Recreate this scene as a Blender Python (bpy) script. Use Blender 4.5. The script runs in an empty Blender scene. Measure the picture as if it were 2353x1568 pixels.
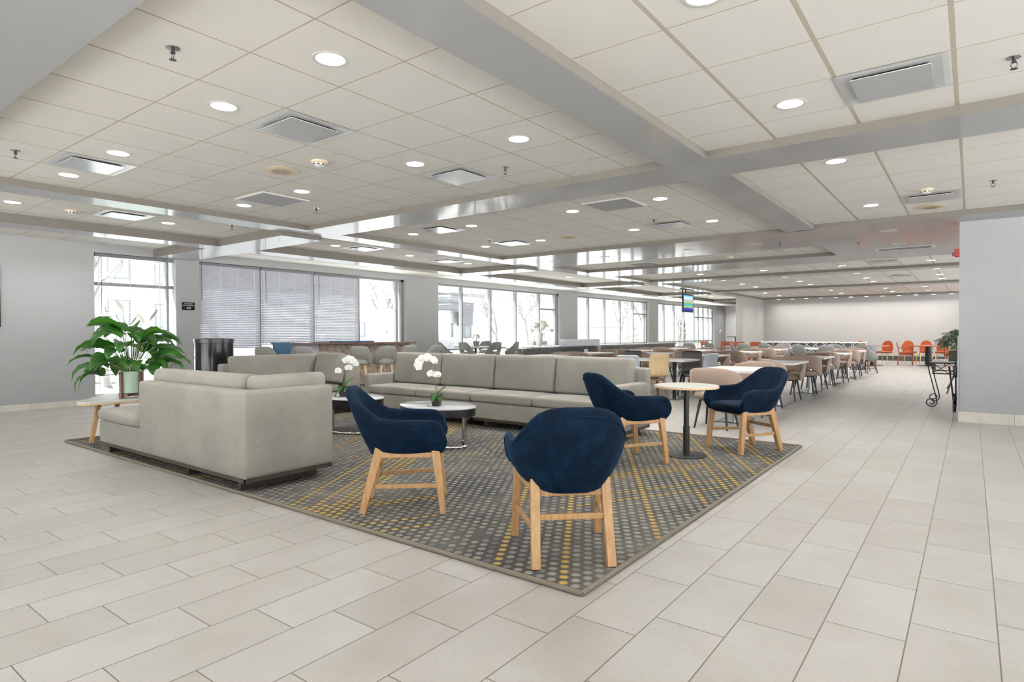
import bpy, bmesh, math, random
from mathutils import Vector, Matrix, Euler
random.seed(7)
PI = math.pi
sin, cos = math.sin, math.cos
D2R = PI/180
scn = bpy.context.scene
COL = scn.collection

# ------------------------------------------------------------------ camera
CAMZ = 1.275
yaw, pitch, roll = 37.08174*D2R, -0.79965*D2R, -0.17836*D2R
fw = Vector((-sin(yaw)*cos(pitch), cos(yaw)*cos(pitch), sin(pitch)))
rt0 = Vector((cos(yaw), sin(yaw), 0)); up0 = rt0.cross(fw)
rt = cos(roll)*rt0 + sin(roll)*up0; up = -sin(roll)*rt0 + cos(roll)*up0
cam = bpy.data.cameras.new('camera'); camo = bpy.data.objects.new('camera', cam); COL.objects.link(camo)
cam.sensor_fit = 'HORIZONTAL'; cam.sensor_width = 36.0; cam.lens = 1395.98/2353*36.0
cam.clip_start = 0.05; cam.clip_end = 500
camo.matrix_world = Matrix(((rt.x, up.x, -fw.x, 0), (rt.y, up.y, -fw.y, 0), (rt.z, up.z, -fw.z, CAMZ), (0, 0, 0, 1)))
scn.camera = camo
# ------------------------------------------------------------------ world, exposure
w = bpy.data.worlds.new('sky'); scn.world = w; w.use_nodes = True
bg = w.node_tree.nodes['Background']; bg.inputs[0].default_value = (0.87, 0.945, 1.0, 1); bg.inputs[1].default_value = 4.0
scn.view_settings.view_transform = 'Standard'; scn.view_settings.look = 'None'
scn.view_settings.exposure = -0.29; scn.view_settings.gamma = 1.0; scn.view_settings.use_curve_mapping = False
cy = scn.cycles
cy.max_bounces = 10; cy.diffuse_bounces = 6; cy.glossy_bounces = 4; cy.transmission_bounces = 6; cy.transparent_max_bounces = 12
cy.sample_clamp_indirect = 6; cy.caustics_reflective = False; cy.caustics_refractive = False
sunl = bpy.data.lights.new('sun', 'SUN'); sunl.energy = 105.0; sunl.angle = 0.02; sunl.color = (1, .985, .965)
suno = bpy.data.objects.new('sun', sunl); COL.objects.link(suno)
suno.rotation_euler = Vector((0.55, 0.22, -1.3)).to_track_quat('-Z', 'Y').to_euler()
LAMP_W = 8.0      # each recessed downlight
CZ, SZ, LZ = 2.87, 2.797, 2.741   # ceiling, soffit, low soffit

# ------------------------------------------------------------------ materials
def L(c):  # sRGB 0-255 -> linear
    return tuple(((v/255)/12.92 if v/255 <= .04045 else ((v/255+.055)/1.055)**2.4) for v in c)
class NT:
    def __init__(s, name):
        s.m = bpy.data.materials.new(name); s.m.use_nodes = True; s.nt = s.m.node_tree; s.nt.nodes.clear()
        s.out = s.n('ShaderNodeOutputMaterial')
    def n(s, t, **k):
        nd = s.nt.nodes.new(t)
        for a, b in k.items(): setattr(nd, a, b)
        return nd
    def l(s, a, b): s.nt.links.new(a, b)
    def setin(s, sock, v):
        if isinstance(v, bpy.types.NodeSocket): s.l(v, sock)
        else: sock.default_value = v
    def math(s, op, a, b=None, c=None):
        nd = s.n('ShaderNodeMath', operation=op); s.setin(nd.inputs[0], a)
        if b is not None: s.setin(nd.inputs[1], b)
        if c is not None: s.setin(nd.inputs[2], c)
        return nd.outputs[0]
    def xyz(s, obj=True):
        t = s.n('ShaderNodeTexCoord'); sp = s.n('ShaderNodeSeparateXYZ')
        s.l(t.outputs['Object' if obj else 'Generated'], sp.inputs[0]); return sp.outputs, t.outputs['Object']
    def mix(s, f, a, b):
        nd = s.n('ShaderNodeMix', data_type='RGBA'); s.setin(nd.inputs[0], f)
        s.setin(nd.inputs[6], a if isinstance(a, bpy.types.NodeSocket) else (*a[:3], 1))
        s.setin(nd.inputs[7], b if isinstance(b, bpy.types.NodeSocket) else (*b[:3], 1)); return nd.outputs[2]
    def noise(s, vec, scale, detail=2, rough=.5):
        nd = s.n('ShaderNodeTexNoise'); s.l(vec, nd.inputs['Vector']); nd.inputs['Scale'].default_value = scale
        nd.inputs['Detail'].default_value = detail; nd.inputs['Roughness'].default_value = rough; return nd.outputs[0]
    def comb(s, x, y, z=0.0):
        nd = s.n('ShaderNodeCombineXYZ'); s.setin(nd.inputs[0], x); s.setin(nd.inputs[1], y); s.setin(nd.inputs[2], z); return nd.outputs[0]
    def white(s, vec, out=0):
        nd = s.n('ShaderNodeTexWhiteNoise', noise_dimensions='3D'); s.l(vec, nd.inputs[0]); return nd.outputs[out]
    def ramp(s, f, stops):
        nd = s.n('ShaderNodeValToRGB'); s.l(f, nd.inputs[0]); cr = nd.color_ramp
        while len(cr.elements) < len(stops): cr.elements.new(.5)
        for e, (p, c) in zip(cr.elements, stops): e.position = p; e.color = (*c[:3], 1)
        return nd.outputs[0]
    def mapv(s, vec, sc):
        nd = s.n('ShaderNodeMapping'); s.l(vec, nd.inputs[0]); nd.inputs['Scale'].default_value = sc; return nd.outputs[0]
    def bump(s, h, strength=.3, dist=.01):
        nd = s.n('ShaderNodeBump'); s.l(h, nd.inputs['Height']); nd.inputs['Strength'].default_value = strength; nd.inputs['Distance'].default_value = dist; return nd.outputs[0]
    def bsdf(s, col, rough=.5, metal=0., normal=None, spec=.5, sheen=0, sheencol=None, coat=0, trans=0):
        b = s.n('ShaderNodeBsdfPrincipled')
        s.setin(b.inputs['Base Color'], col if isinstance(col, bpy.types.NodeSocket) else (*col[:3], 1))
        s.setin(b.inputs['Roughness'], rough); b.inputs['Metallic'].default_value = metal
        b.inputs['Specular IOR Level'].default_value = spec
        if normal is not None: s.l(normal, b.inputs['Normal'])
        if sheen: b.inputs['Sheen Weight'].default_value = sheen; b.inputs['Sheen Roughness'].default_value = .35
        if sheencol: b.inputs['Sheen Tint'].default_value = (*sheencol, 1)
        if coat: b.inputs['Coat Weight'].default_value = coat; b.inputs['Coat Roughness'].default_value = .08
        if trans: b.inputs['Transmission Weight'].default_value = trans
        s.l(b.outputs[0], s.out.inputs[0]); return b
def simple(name, col, rough=.5, metal=0., var=.06, nscale=8, bmp=0, bscale=200, **k):
    s = NT(name); _, v = s.xyz()
    n = s.noise(v, nscale, 3)
    c2 = tuple(max(0, x*(1-var)) for x in col); c3 = tuple(min(1, x*(1+var)) for x in col)
    c = s.ramp(n, [(.3, c2), (.7, c3)])
    nm = None
    if bmp: nm = s.bump(s.noise(v, bscale, 2), bmp, .004)
    s.bsdf(c, rough, metal, nm, **k); return s.m
def emis(name, col, st):
    s = NT(name); e = s.n('ShaderNodeEmission'); e.inputs[0].default_value = (*col, 1); e.inputs[1].default_value = st
    s.l(e.outputs[0], s.out.inputs[0]); return s.m
def fabric(name, col, var=.12, scale=260, rough=.95, sheen=.15, bmp=.35):
    s = NT(name); _, v = s.xyz()
    a = s.noise(s.mapv(v, (1, 1, 4)), scale, 2); b = s.noise(s.mapv(v, (4, 4, 1)), scale*.8, 2)
    t = s.math('MULTIPLY_ADD', a, .5, s.math('MULTIPLY', b, .5)); big = s.noise(v, 3, 3)
    slub = s.noise(s.mapv(v, (1, 1, 7)), scale*.22, 3, .7)
    t2 = s.math('MULTIPLY_ADD', big, .22, s.math('MULTIPLY_ADD', slub, .35, s.math('MULTIPLY', t, .45)))
    c = s.ramp(t2, [(.36, tuple(x*(1-var*2) for x in col)), (.52, col), (.68, tuple(min(1, x*(1+var*2)) for x in col))])
    s.bsdf(c, rough, 0, s.bump(t, bmp, .002), sheen=sheen, spec=.2); return s.m
def wood(name, c1, c2, axis=2, rough=.45, scale=1.0, coat=0):
    s = NT(name); _, v = s.xyz()
    sc = [22*scale]*3; sc[axis] = 1.6*scale
    n = s.noise(s.mapv(v, sc), 1.6, 4, .6); n2 = s.noise(s.mapv(v, [x*4 for x in sc]), 2, 2)
    f = s.math('MULTIPLY_ADD', n2, .3, s.math('MULTIPLY', n, .75))
    c = s.ramp(f, [(.35, c1), (.65, c2)]); s.bsdf(c, rough, 0, s.bump(f, .15, .002), coat=coat); return s.m

M = {}
M['wall'] = simple('wall_paint_grey', (.315, .317, .318), .62, var=.02, nscale=1.5, bmp=.12, bscale=90)
M['wall_beige'] = simple('wall_paint_beige', (.42, .405, .39), .7, var=.02, nscale=1.5, bmp=.1, bscale=90)
M['reveal'] = simple('reveal_paint', (.50, .50, .51), .6, var=.02)
# painted soffits, slightly glossy and uneven
s = NT('soffit_paint'); o, v = s.xyz()
wv = s.noise(s.mapv(v, (1.2, 2.4, 1)), 1.6, 3, .55)
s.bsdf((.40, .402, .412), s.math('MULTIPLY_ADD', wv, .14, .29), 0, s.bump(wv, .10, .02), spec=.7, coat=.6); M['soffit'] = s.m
M['beamside_shade'] = simple('soffit_side_shade', (.135, .122, .104), .7, var=.03)  # shade of the beam faces put into a darker colour

def ceiling_mat(name, ox, oy, wx=.020, wy=.010, pitch=.61, linec=(.36, .32, .26)):
    s = NT(name); t = s.n('ShaderNodeNewGeometry'); sp = s.n('ShaderNodeSeparateXYZ'); s.l(t.outputs['Position'], sp.inputs[0])
    def dist(c, o_):
        u = s.math('DIVIDE', s.math('SUBTRACT', c, o_), pitch)
        return s.math('MULTIPLY', s.math('ABSOLUTE', s.math('SUBTRACT', u, s.math('ROUND', u))), pitch), u
    dx, ux = dist(sp.outputs[0], ox); dy, uy = dist(sp.outputs[1], oy)
    gx = s.math('LESS_THAN', dx, wx/2); gy = s.math('LESS_THAN', dy, wy/2)
    g = s.math('MAXIMUM', gx, gy)
    rnd = s.white(s.comb(s.math('FLOOR', ux), s.math('FLOOR', uy), 0.))
    n = s.noise(t.outputs['Position'], 1.2, 3); n2 = s.noise(t.outputs['Position'], 220, 2)
    f = s.math('MULTIPLY_ADD', rnd, .25, s.math('MULTIPLY_ADD', n2, .25, s.math('MULTIPLY', n, .5)))
    tile = s.ramp(f, [(.3, (.90, .865, .81)), (.7, (.955, .925, .875))])
    c = s.mix(g, tile, linec)
    s.bsdf(c, .9, 0, s.bump(s.math('SUBTRACT', n2, s.math('MULTIPLY', g, 3.)), .12, .004), spec=.2); return s.m
# floor tiles, one third offset
s = NT('porcelain_floor_tile'); t = s.n('ShaderNodeNewGeometry'); sp = s.n('ShaderNodeSeparateXYZ'); s.l(t.outputs['Position'], sp.inputs[0])
TW, TL = .30345, .6177
u = s.math('DIVIDE', s.math('SUBTRACT', sp.outputs[0], -.510), TW); cu = s.math('FLOOR', u)
vv = s.math('ADD', s.math('DIVIDE', s.math('SUBTRACT', sp.outputs[1], 1.829*1.275), TL), s.math('MULTIPLY', s.math('ADD', cu, 3.), -1/3))
cv = s.math('FLOOR', vv)
dx = s.math('MULTIPLY', s.math('ABSOLUTE', s.math('SUBTRACT', u, s.math('ROUND', u))), TW)
dy = s.math('MULTIPLY', s.math('ABSOLUTE', s.math('SUBTRACT', vv, s.math('ROUND', vv))), TL)
g = s.math('LESS_THAN', s.math('MINIMUM', dx, dy), .0026)
idv = s.comb(cu, cv, 0.); rnd = s.white(idv); rcol = s.white(idv, 1)
offs = s.n('ShaderNodeVectorMath', operation='MULTIPLY_ADD'); s.l(rcol, offs.inputs[0]); offs.inputs[1].default_value = (7, 7, 7); s.l(t.outputs['Position'], offs.inputs[2])
cl = s.noise(offs.outputs[0], 2.2, 4, .6); fine = s.noise(s.mapv(offs.outputs[0], (60, 60, 60)), 1.5, 2)
wvt = s.n('ShaderNodeTexWave'); wvt.wave_type = 'RINGS'; s.l(offs.outputs[0], wvt.inputs[0]); wvt.inputs['Scale'].default_value = 14; wvt.inputs['Distortion'].default_value = 6; wvt.inputs['Detail'].default_value = 1
f = s.math('MULTIPLY_ADD', rnd, .16, s.math('MULTIPLY_ADD', fine, .24, s.math('MULTIPLY', cl, .60)))
tile = s.ramp(f, [(.28, (.305, .287, .260)), (.5, (.370, .356, .330)), (.75, (.445, .437, .417))])
c = s.mix(g, tile, (.095, .08, .062))
rough = s.math('MULTIPLY_ADD', cl, .12, .29)
hh = s.math('SUBTRACT', s.math('MULTIPLY_ADD', wvt.outputs[1], .12, s.math('MULTIPLY', fine, .3)), s.math('MULTIPLY', g, 2.))
s.bsdf(c, rough, 0, s.bump(hh, .18, .003), spec=.5); M['floor'] = s.m
M['tilebase'] = simple('tile_baseboard', (.53, .50, .44), .4, var=.08, nscale=6)
# rug
s = NT('dotted_rug'); o, v = s.xyz(); S = .071; R3 = 3**.5
def lat(off):
    a = s.math('SUBTRACT', s.math('DIVIDE', o[0], S), off); b = s.math('SUBTRACT', s.math('DIVIDE', o[1], S*R3), off)
    ra, rb = s.math('ROUND', a), s.math('ROUND', b)
    da = s.math('SUBTRACT', a, ra); db = s.math('MULTIPLY', s.math('SUBTRACT', b, rb), R3)
    d = s.math('MULTIPLY', s.math('SQRT', s.math('ADD', s.math('MULTIPLY', da, da), s.math('MULTIPLY', db, db))), S)
    return d, ra, rb
dA, ax, ay = lat(0.); dB, bx_, by_ = lat(.5)
useA = s.math('LESS_THAN', dA, dB)
def sel(a, b): return s.math('ADD', s.math('MULTIPLY', useA, a), s.math('MULTIPLY', s.math('SUBTRACT', 1., useA), b))
dd = sel(dA, dB); i_ = sel(s.math('SUBTRACT', ax, ay), s.math('SUBTRACT', bx_, by_)); ij = sel(s.math('ADD', ax, ay), s.math('ADD', s.math('ADD', bx_, by_), 1.))
fuzz = s.noise(v, 240, 2); fz2 = s.noise(s.mapv(v, (1, 3, 1)), 90, 2)
dot = s.math('LESS_THAN', s.math('MULTIPLY_ADD', s.math('SUBTRACT', fuzz, .5), .030, dd), .0225)
h1 = s.white(s.comb(ij, 3.3, 1.)); h2 = s.white(s.comb(i_, 9.1, 5.)); hd = s.white(s.comb(i_, ij, 2.))
big = s.noise(v, .75, 3); big2 = s.noise(v, 1.1, 2)
y1 = s.math('MULTIPLY', s.math('LESS_THAN', h1, .16), s.math('GREATER_THAN', big2, .40)); y2 = s.math('MULTIPLY', s.math('LESS_THAN', h2, .11), s.math('GREATER_THAN', big, .50))
yel = s.math('MAXIMUM', y1, y2)
grey = s.ramp(s.math('MULTIPLY_ADD', hd, .35, s.math('MULTIPLY', big, .7)), [(.3, (.088, .094, .102)), (.5, (.185, .184, .175)), (.72, (.26, .245, .21))])
dcol = s.mix(yel, grey, (.38, .255, .085))
base = s.ramp(s.math('MULTIPLY_ADD', fz2, .55, s.math('MULTIPLY', big2, .6)), [(.36, (.018, .019, .021)), (.52, (.060, .058, .053)), (.72, (.15, .14, .12))])
c = s.mix(dot, base, dcol)
cf = s.n('ShaderNodeMix', data_type='RGBA', blend_type='MULTIPLY'); cf.inputs[0].default_value = .55; s.l(c, cf.inputs[6])
s.l(s.ramp(fuzz, [(.3, (.55, .55, .55)), (.65, (1.25, 1.25, 1.25))]), cf.inputs[7])
s.bsdf(cf.outputs[2], 1., 0, s.bump(s.math('ADD', fuzz, s.math('MULTIPLY', dot, .5)), .6, .006), spec=.1); M['rug'] = s.m
M['rugedge'] = fabric('rug_binding', (.15, .13, .10), scale=150)
M['sofa'] = fabric('oatmeal_upholstery', (.245, .231, .203), var=.17, scale=210)
M['darkwood'] = wood('espresso_wood', (.018, .012, .009), (.05, .032, .022), 0, .4)
# velvet
s = NT('navy_velvet'); _, v = s.xyz()
n = s.noise(v, 9, 4, .65); n2 = s.noise(s.mapv(v, (1, 1, .3)), 60, 2)
f = s.math('MULTIPLY_ADD', n2, .35, s.math('MULTIPLY', n, .7))
s.bsdf(s.ramp(f, [(.35, (.0006, .004, .010)), (.55, (.0012, .0085, .022)), (.75, (.003, .020, .048))]), .75, 0, s.bump(n2, .1, .002), sheen=.07, sheencol=(.06, .36, .90), spec=.10); M['velvet'] = s.m
M['ash'] = wood('ash_wood', (.30, .155, .062), (.44, .26, .12), 2, .42)
M['oaklight'] = wood('light_plywood', (.55, .38, .20), (.68, .50, .29), 2, .4, coat=.2)
M['walnut'] = wood('walnut_wood', (.10, .045, .02), (.22, .105, .05), 2, .4)
M['redwood'] = wood('cherry_wood', (.24, .052, .016), (.38, .092, .03), 2, .4, coat=.3)
M['blackmetal'] = simple('black_metal', (.02, .021, .023), .38, .3, var=.1)
M['blackwood'] = simple('black_wood', (.014, .014, .015), .35, var=.1)
M['steel'] = simple('brushed_steel', (.60, .61, .62), .25, 1., var=.05)
M['chrome'] = simple('chrome', (.80, .80, .80), .08, 1., var=.02)
M['brass'] = simple('brass_tube', (.72, .55, .25), .25, 1., var=.05)
M['whitetop'] = simple('white_laminate', (.62, .61, .58), .35, var=.02)
M['paletop'] = simple('pale_table_laminate', (.47, .455, .42), .4, var=.02)
M['blacktop'] = simple('black_laminate', (.025, .024, .024), .25, var=.05)
M['marble'] = simple('pale_stone_top', (.50, .51, .53), .14, var=.10, nscale=3)
M['gloss_black'] = simple('black_lacquer', (.010, .010, .012), .16, var=.1, spec=.35)
M['mocha'] = fabric('mocha_upholstery', (.325, .245, .200), var=.06, scale=300)
M['greyfab'] = fabric('grey_upholstery', (.235, .235, .220), var=.07, scale=300)
M['orange'] = fabric('orange_vinyl', (.40, .075, .022), var=.05, scale=200, rough=.5)
M['patternfab'] = simple('mottled_print_fabric', (.22, .22, .235), .9, var=.75, nscale=38)
M['white'] = simple('white_plastic', (.82, .81, .79), .4, var=.02)
M['cream'] = simple('aged_cream_plastic', (.74, .62, .43), .45, var=.05)
M['dark'] = simple('dark_gap', (.02, .02, .02), .6)
M['alu'] = simple('grey_aluminium_frame', (.20, .205, .21), .45, .2, var=.04)
M['slat'] = simple('blind_slat', (.46, .46, .50), .45, var=.04)
M['headrail'] = simple('blind_headrail', (.13, .13, .14), .5)
M['silver'] = simple('silver_laminate', (.50, .53, .57), .32, .35, var=.15, nscale=2)
M['wall_door_lit'] = simple('wall_paint_door_lit', (.66, .66, .66), .6, var=.02)  # end wall colour lightened to stand in for light from a door
M['slatlight'] = simple('blind_slat_open', (.80, .80, .82), .45, var=.02)
M['cord'] = simple('white_cord', (.85, .85, .85), .6, var=.02)
M['plate'] = simple('black_sign_plate', (.012, .012, .014), .75, spec=.15)
M['greyplate'] = simple('grey_sign_plate', (.25, .24, .24), .5)
M['soil'] = simple('soil', (.05, .035, .025), .95, var=.4, nscale=40)
M['moss'] = simple('moss', (.10, .14, .04), .95, var=.4, nscale=60)
M['mint'] = simple('pale_green_ceramic', (.46, .60, .47), .35, var=.04)
M['potblack'] = simple('black_pot', (.022, .022, .024), .45)
M['petal'] = simple('white_petal', (.86, .85, .80), .6, var=.05, nscale=20, sheen=.2)
M['petalgrey'] = simple('ivory_petal', (.62, .62, .56), .7, var=.12, nscale=20)
M['spathe'] = simple('cream_spathe', (.62, .64, .55), .6, var=.06, nscale=20)
M['stem'] = simple('green_stem', (.13, .17, .05), .55, var=.2)
def leafmat(name, c1, c2, c3):
    s = NT(name); o, v = s.xyz()
    n = s.noise(v, 9, 3); s2 = s.n('ShaderNodeTexWave'); s.l(s.mapv(v, (1, 1, 1)), s2.inputs[0]); s2.inputs['Scale'].default_value = 22; s2.inputs['Distortion'].default_value = 3
    f = s.math('MULTIPLY_ADD', s2.outputs[1], .18, s.math('MULTIPLY', n, .82))
    b = s.bsdf(s.ramp(f, [(.32, c1), (.55, c2), (.75, c3)]), .33, 0, s.bump(s2.outputs[1], .25, .004), spec=.5)
    b.inputs['Subsurface Weight'].default_value = 0
    tr = s.n('ShaderNodeBsdfTranslucent'); tr.inputs[0].default_value = (*[min(1, x*2.2) for x in c3], 1)
    mx = s.n('ShaderNodeMixShader'); mx.inputs[0].default_value = .28; s.l(b.outputs[0], mx.inputs[1]); s.l(tr.outputs[0], mx.inputs[2]); s.l(mx.outputs[0], s.out.inputs[0]); return s.m
M['leaf'] = leafmat('glossy_leaf', (.006, .035, .008), (.018, .085, .012), (.055, .17, .02))
M['leafvar'] = leafmat('variegated_leaf', (.02, .06, .02), (.07, .14, .06), (.32, .38, .28))
M['quatre_dark'] = simple('charcoal_panel', (.075, .073, .085), .7, var=.1)
M['barwood'] = wood('grey_plank', (.10, .075, .06), (.33, .26, .21), 1, .5, scale=.35)
M['bartop'] = wood('dark_red_counter', (.05, .02, .015), (.12, .045, .03), 0, .25)
M['greywhite'] = simple('pale_grey_panel', (.42, .42, .46), .6)
M['bluecloth'] = fabric('blue_cloth', (.06, .13, .20), var=.3, scale=60)
M['skirt'] = simple('charcoal_pleated_cloth', (.13, .125, .125), .7, var=.3, nscale=15)
M['skirttop'] = simple('grey_table_linen', (.55, .55, .54), .8, var=.03)
M['whitecloth'] = simple('pale_tablecloth', (.55, .55, .60), .75, var=.05)
M['ground'] = simple('pale_paving', (.62, .62, .615), .85, var=.05, nscale=2)
M['mulch'] = simple('mulch_bed', (.021, .017, .020), .95, var=.6, nscale=18)
M['grass'] = simple('lawn_grass', (.020, .036, .026), .95, var=.25, nscale=14)
M['siding'] = simple('pale_siding', (.66, .67, .68), .8, var=.03)
M['trimgrey'] = simple('window_trim', (.11, .105, .105), .6)
M['paneout'] = simple('far_window_pane', (.18, .21, .22), .2)
M['awning'] = simple('grey_fascia', (.085, .088, .10), .6)
M['fence'] = simple('pale_fence_boards', (.30, .29, .28), .8, var=.04)
M['bark'] = simple('bark', (.14, .13, .12), .9, var=.3, nscale=14)
M['twigleaf'] = simple('evergreen_foliage', (.06, .075, .05), .9, var=.5, nscale=6)
M['iron'] = simple('cast_iron_paint', (.085, .075, .07), .6, var=.3, nscale=20)
M['lampglass'] = simple('frosted_lamp_glass', (.14, .16, .16), .2)
M['redpl'] = simple('red_plastic', (.55, .02, .02), .35)
M['darkbase'] = simple('dark_baseboard', (.05, .055, .06), .5)
M['concrete_planter'] = simple('taupe_stone_planter', (.115, .095, .075), .7, var=.25, nscale=10)
M['cornerguard'] = simple('corner_guard', (.33, .33, .35), .4)
M['lampemit'] = emis('downlight_lens', (1., .985, .95), 9.0)
M['lampoff'] = simple('downlight_lens_off', (.70, .70, .69), .2)
M['exitred'] = emis('exit_letters', (1., .12, .12), 2.0)
# glass
s = NT('window_glass'); tr = s.n('ShaderNodeBsdfTransparent'); tr.inputs[0].default_value = (.97, .985, .98, 1); gl = s.n('ShaderNodeBsdfGlossy'); gl.inputs['Roughness'].default_value = .0
fr = s.n('ShaderNodeFresnel'); fr.inputs[0].default_value = 1.45; mx = s.n('ShaderNodeMixShader'); s.l(s.math('MULTIPLY', fr.outputs[0], .6), mx.inputs[0]); s.l(tr.outputs[0], mx.inputs[1]); s.l(gl.outputs[0], mx.inputs[2]); s.l(mx.outputs[0], s.out.inputs[0]); M['glass'] = s.m
# television picture: mountain lake
s = NT('television_picture'); tc = s.n('ShaderNodeTexCoord'); sp = s.n('ShaderNodeSeparateXYZ'); s.l(tc.outputs['Generated'], sp.inputs[0])
nn = s.noise(s.mapv(tc.outputs['Generated'], (1, 3, 5)), 3, 4, .7)
zz = s.math('MULTIPLY_ADD', s.math('SUBTRACT', nn, .5), .22, sp.outputs[2])
cc = s.ramp(zz, [(.0, (.03, .03, .20)), (.18, (.05, .08, .40)), (.27, (.40, .48, .12)), (.38, (.06, .36, .38)), (.50, (.10, .42, .30)), (.58, (.48, .46, .05)), (.66, (.35, .36, .55)), (.85, (.62, .64, .66)), (.97, (.05, .45, .85))])
e = s.n('ShaderNodeEmission'); s.l(cc, e.inputs[0]); e.inputs[1].default_value = 1.9; s.l(e.outputs[0], s.out.inputs[0]); M['tv'] = s.m

# ------------------------------------------------------------------ mesh builder
class MB:
    def __init__(s): s.v = []; s.f = []; s.mi = []; s.cur = 0
    def add(s, vs, fs):
        b = len(s.v); s.v += [tuple(x) for x in vs]
        for f in fs: s.f.append(tuple(b+i for i in f)); s.mi.append(s.cur)
    def box(s, x0, x1, y0, y1, z0, z1, mat=None):
        vs = [Vector((x, y, z)) for z in (z0, z1) for y in (y0, y1) for x in (x0, x1)]
        if mat is not None: vs = [mat @ q for q in vs]
        s.add(vs, [(0, 2, 3, 1), (4, 5, 7, 6), (0, 1, 5, 4), (2, 6, 7, 3), (0, 4, 6, 2), (1, 3, 7, 5)]); return s
    def bar(s, a, b, w, h, w2=None, h2=None, side=None):
        """box beam from a to b; w along side vector, h across"""
        a, b = Vector(a), Vector(b); d = (b-a).normalized()
        sd = Vector(side) if side is not None else (Vector((0, 0, 1)).cross(d) if abs(d.z) < .9 else Vector((1, 0, 0)))
        sd = (sd - d*sd.dot(d)).normalized(); u = d.cross(sd); w2 = w2 or w; h2 = h2 or h
        vs = [p + sd*sx*ww/2 + u*sy*hh/2 for p, ww, hh in ((a, w, h), (b, w2, h2)) for sx, sy in ((-1, -1), (1, -1), (1, 1), (-1, 1))]
        s.add(vs, [(0, 3, 2, 1), (4, 5, 6, 7), (0, 1, 5, 4), (1, 2, 6, 5), (2, 3, 7, 6), (3, 0, 4, 7)]); return s
    def tube(s, pts, r, n=8, r2=None, closed=False, cap=True):
        pts = [Vector(p) for p in pts]; N = len(pts); rings = []
        pu = None
        for i, p in enumerate(pts):
            if closed: d = pts[(i+1) % N]-pts[i-1]
            else: d = pts[min(i+1, N-1)]-pts[max(i-1, 0)]
            d.normalize()
            u0 = pu if pu is not None else (Vector((0, 0, 1)) if abs(d.z) < .9 else Vector((1, 0, 0)))
            u_ = (u0 - d*u0.dot(d)).normalized(); w_ = d.cross(u_); pu = u_
            rr = r if r2 is None else r+(r2-r)*i/max(1, N-1)
            rings.append([p + u_*cos(k*2*PI/n)*rr + w_*sin(k*2*PI/n)*rr for k in range(n)])
        vs = [q for g_ in rings for q in g_]; fs = []
        for i in range(N if closed else N-1):
            j = (i+1) % N
            for k in range(n): fs.append((i*n+k, i*n+(k+1) % n, j*n+(k+1) % n, j*n+k))
        if cap and not closed: fs += [tuple(range(n))[::-1], tuple((N-1)*n+k for k in range(n))]
        s.add(vs, fs); return s
    def lathe(s, prof, c=(0, 0, 0), n=24, sx=1, sy=1, a0=0, a1=2*PI, cap=True):
        full = abs(a1-a0-2*PI) < 1e-6; m = n if full else n+1
        vs = [(c[0]+r*sx*cos(a0+(a1-a0)*k/n), c[1]+r*sy*sin(a0+(a1-a0)*k/n), c[2]+z) for r, z in prof for k in range(m)]
        fs = []
        for i in range(len(prof)-1):
            for k in range(n):
                k2 = (k+1) % m if full else k+1
                fs.append((i*m+k, i*m+k2, (i+1)*m+k2, (i+1)*m+k))
        if cap and full:
            if prof[0][0] > 1e-6: fs.append(tuple(range(m))[::-1])
            if prof[-1][0] > 1e-6: fs.append(tuple((len(prof)-1)*m+k for k in range(m)))
        s.add(vs, fs); return s
    def poly(s, pts, z0, z1):
        n = len(pts); vs = [(x, y, z0) for x, y in pts]+[(x, y, z1) for x, y in pts]
        s.add(vs, [tuple(range(n))[::-1], tuple(range(n, 2*n))]+[(k, (k+1) % n, n+(k+1) % n, n+k) for k in range(n)]); return s
    def rbox(s, x0, x1, y0, y1, z0, z1, r=.03, seg=3, puff=0., mat=None, n=6):
        """rounded, optionally puffed cushion block"""
        cx, cy_, cz = (x0+x1)/2, (y0+y1)/2, (z0+z1)/2; hx, hy, hz = (x1-x0)/2, (y1-y0)/2, (z1-z0)/2
        r = min(r, hx*.98, hy*.98, hz*.98)
        def axis(h):
            out = [-h + r*(1-cos(a*PI/2/seg)) for a in range(seg)]
            inner = [-(h-r)+2*(h-r)*k/n for k in range(n+1)]
            return out+inner+[-q for q in out[::-1]]
        X, Y, Z = axis(hx), axis(hy), axis(hz)
        idx = {}; base = len(s.v)
        def vert(i, j, k):
            key = (i, j, k)
            if key in idx: return idx[key]
            p = Vector((X[i], Y[j], Z[k]))
            q = Vector((max(-hx+r, min(hx-r, p.x)), max(-hy+r, min(hy-r, p.y)), max(-hz+r, min(hz-r, p.z))))
            d = p-q
            if d.length > 1e-9: p = q + d.normalized()*r
            if puff:
                fx, fy, fz = 1-(p.x/hx)**2, 1-(p.y/hy)**2, 1-(p.z/hz)**2
                a = min(hx, hy, hz)
                if a == hz: p.z += puff*(1 if p.z > 0 else -1)*max(0, fx)**.5*max(0, fy)**.5*abs(p.z)/hz
                elif a == hy: p.y += puff*(1 if p.y > 0 else -1)*max(0, fx)**.5*max(0, fz)**.5*abs(p.y)/hy
                else: p.x += puff*(1 if p.x > 0 else -1)*max(0, fy)**.5*max(0, fz)**.5*abs(p.x)/hx
            p += Vector((cx, cy_, cz))
            if mat is not None: p = mat @ p
            idx[key] = len(s.v); s.v.append(tuple(p)); return idx[key]
        def face(a, b, c, d): s.f.append((a, b, c, d)); s.mi.append(s.cur)
        nx, ny, nz = len(X)-1, len(Y)-1, len(Z)-1
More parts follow.
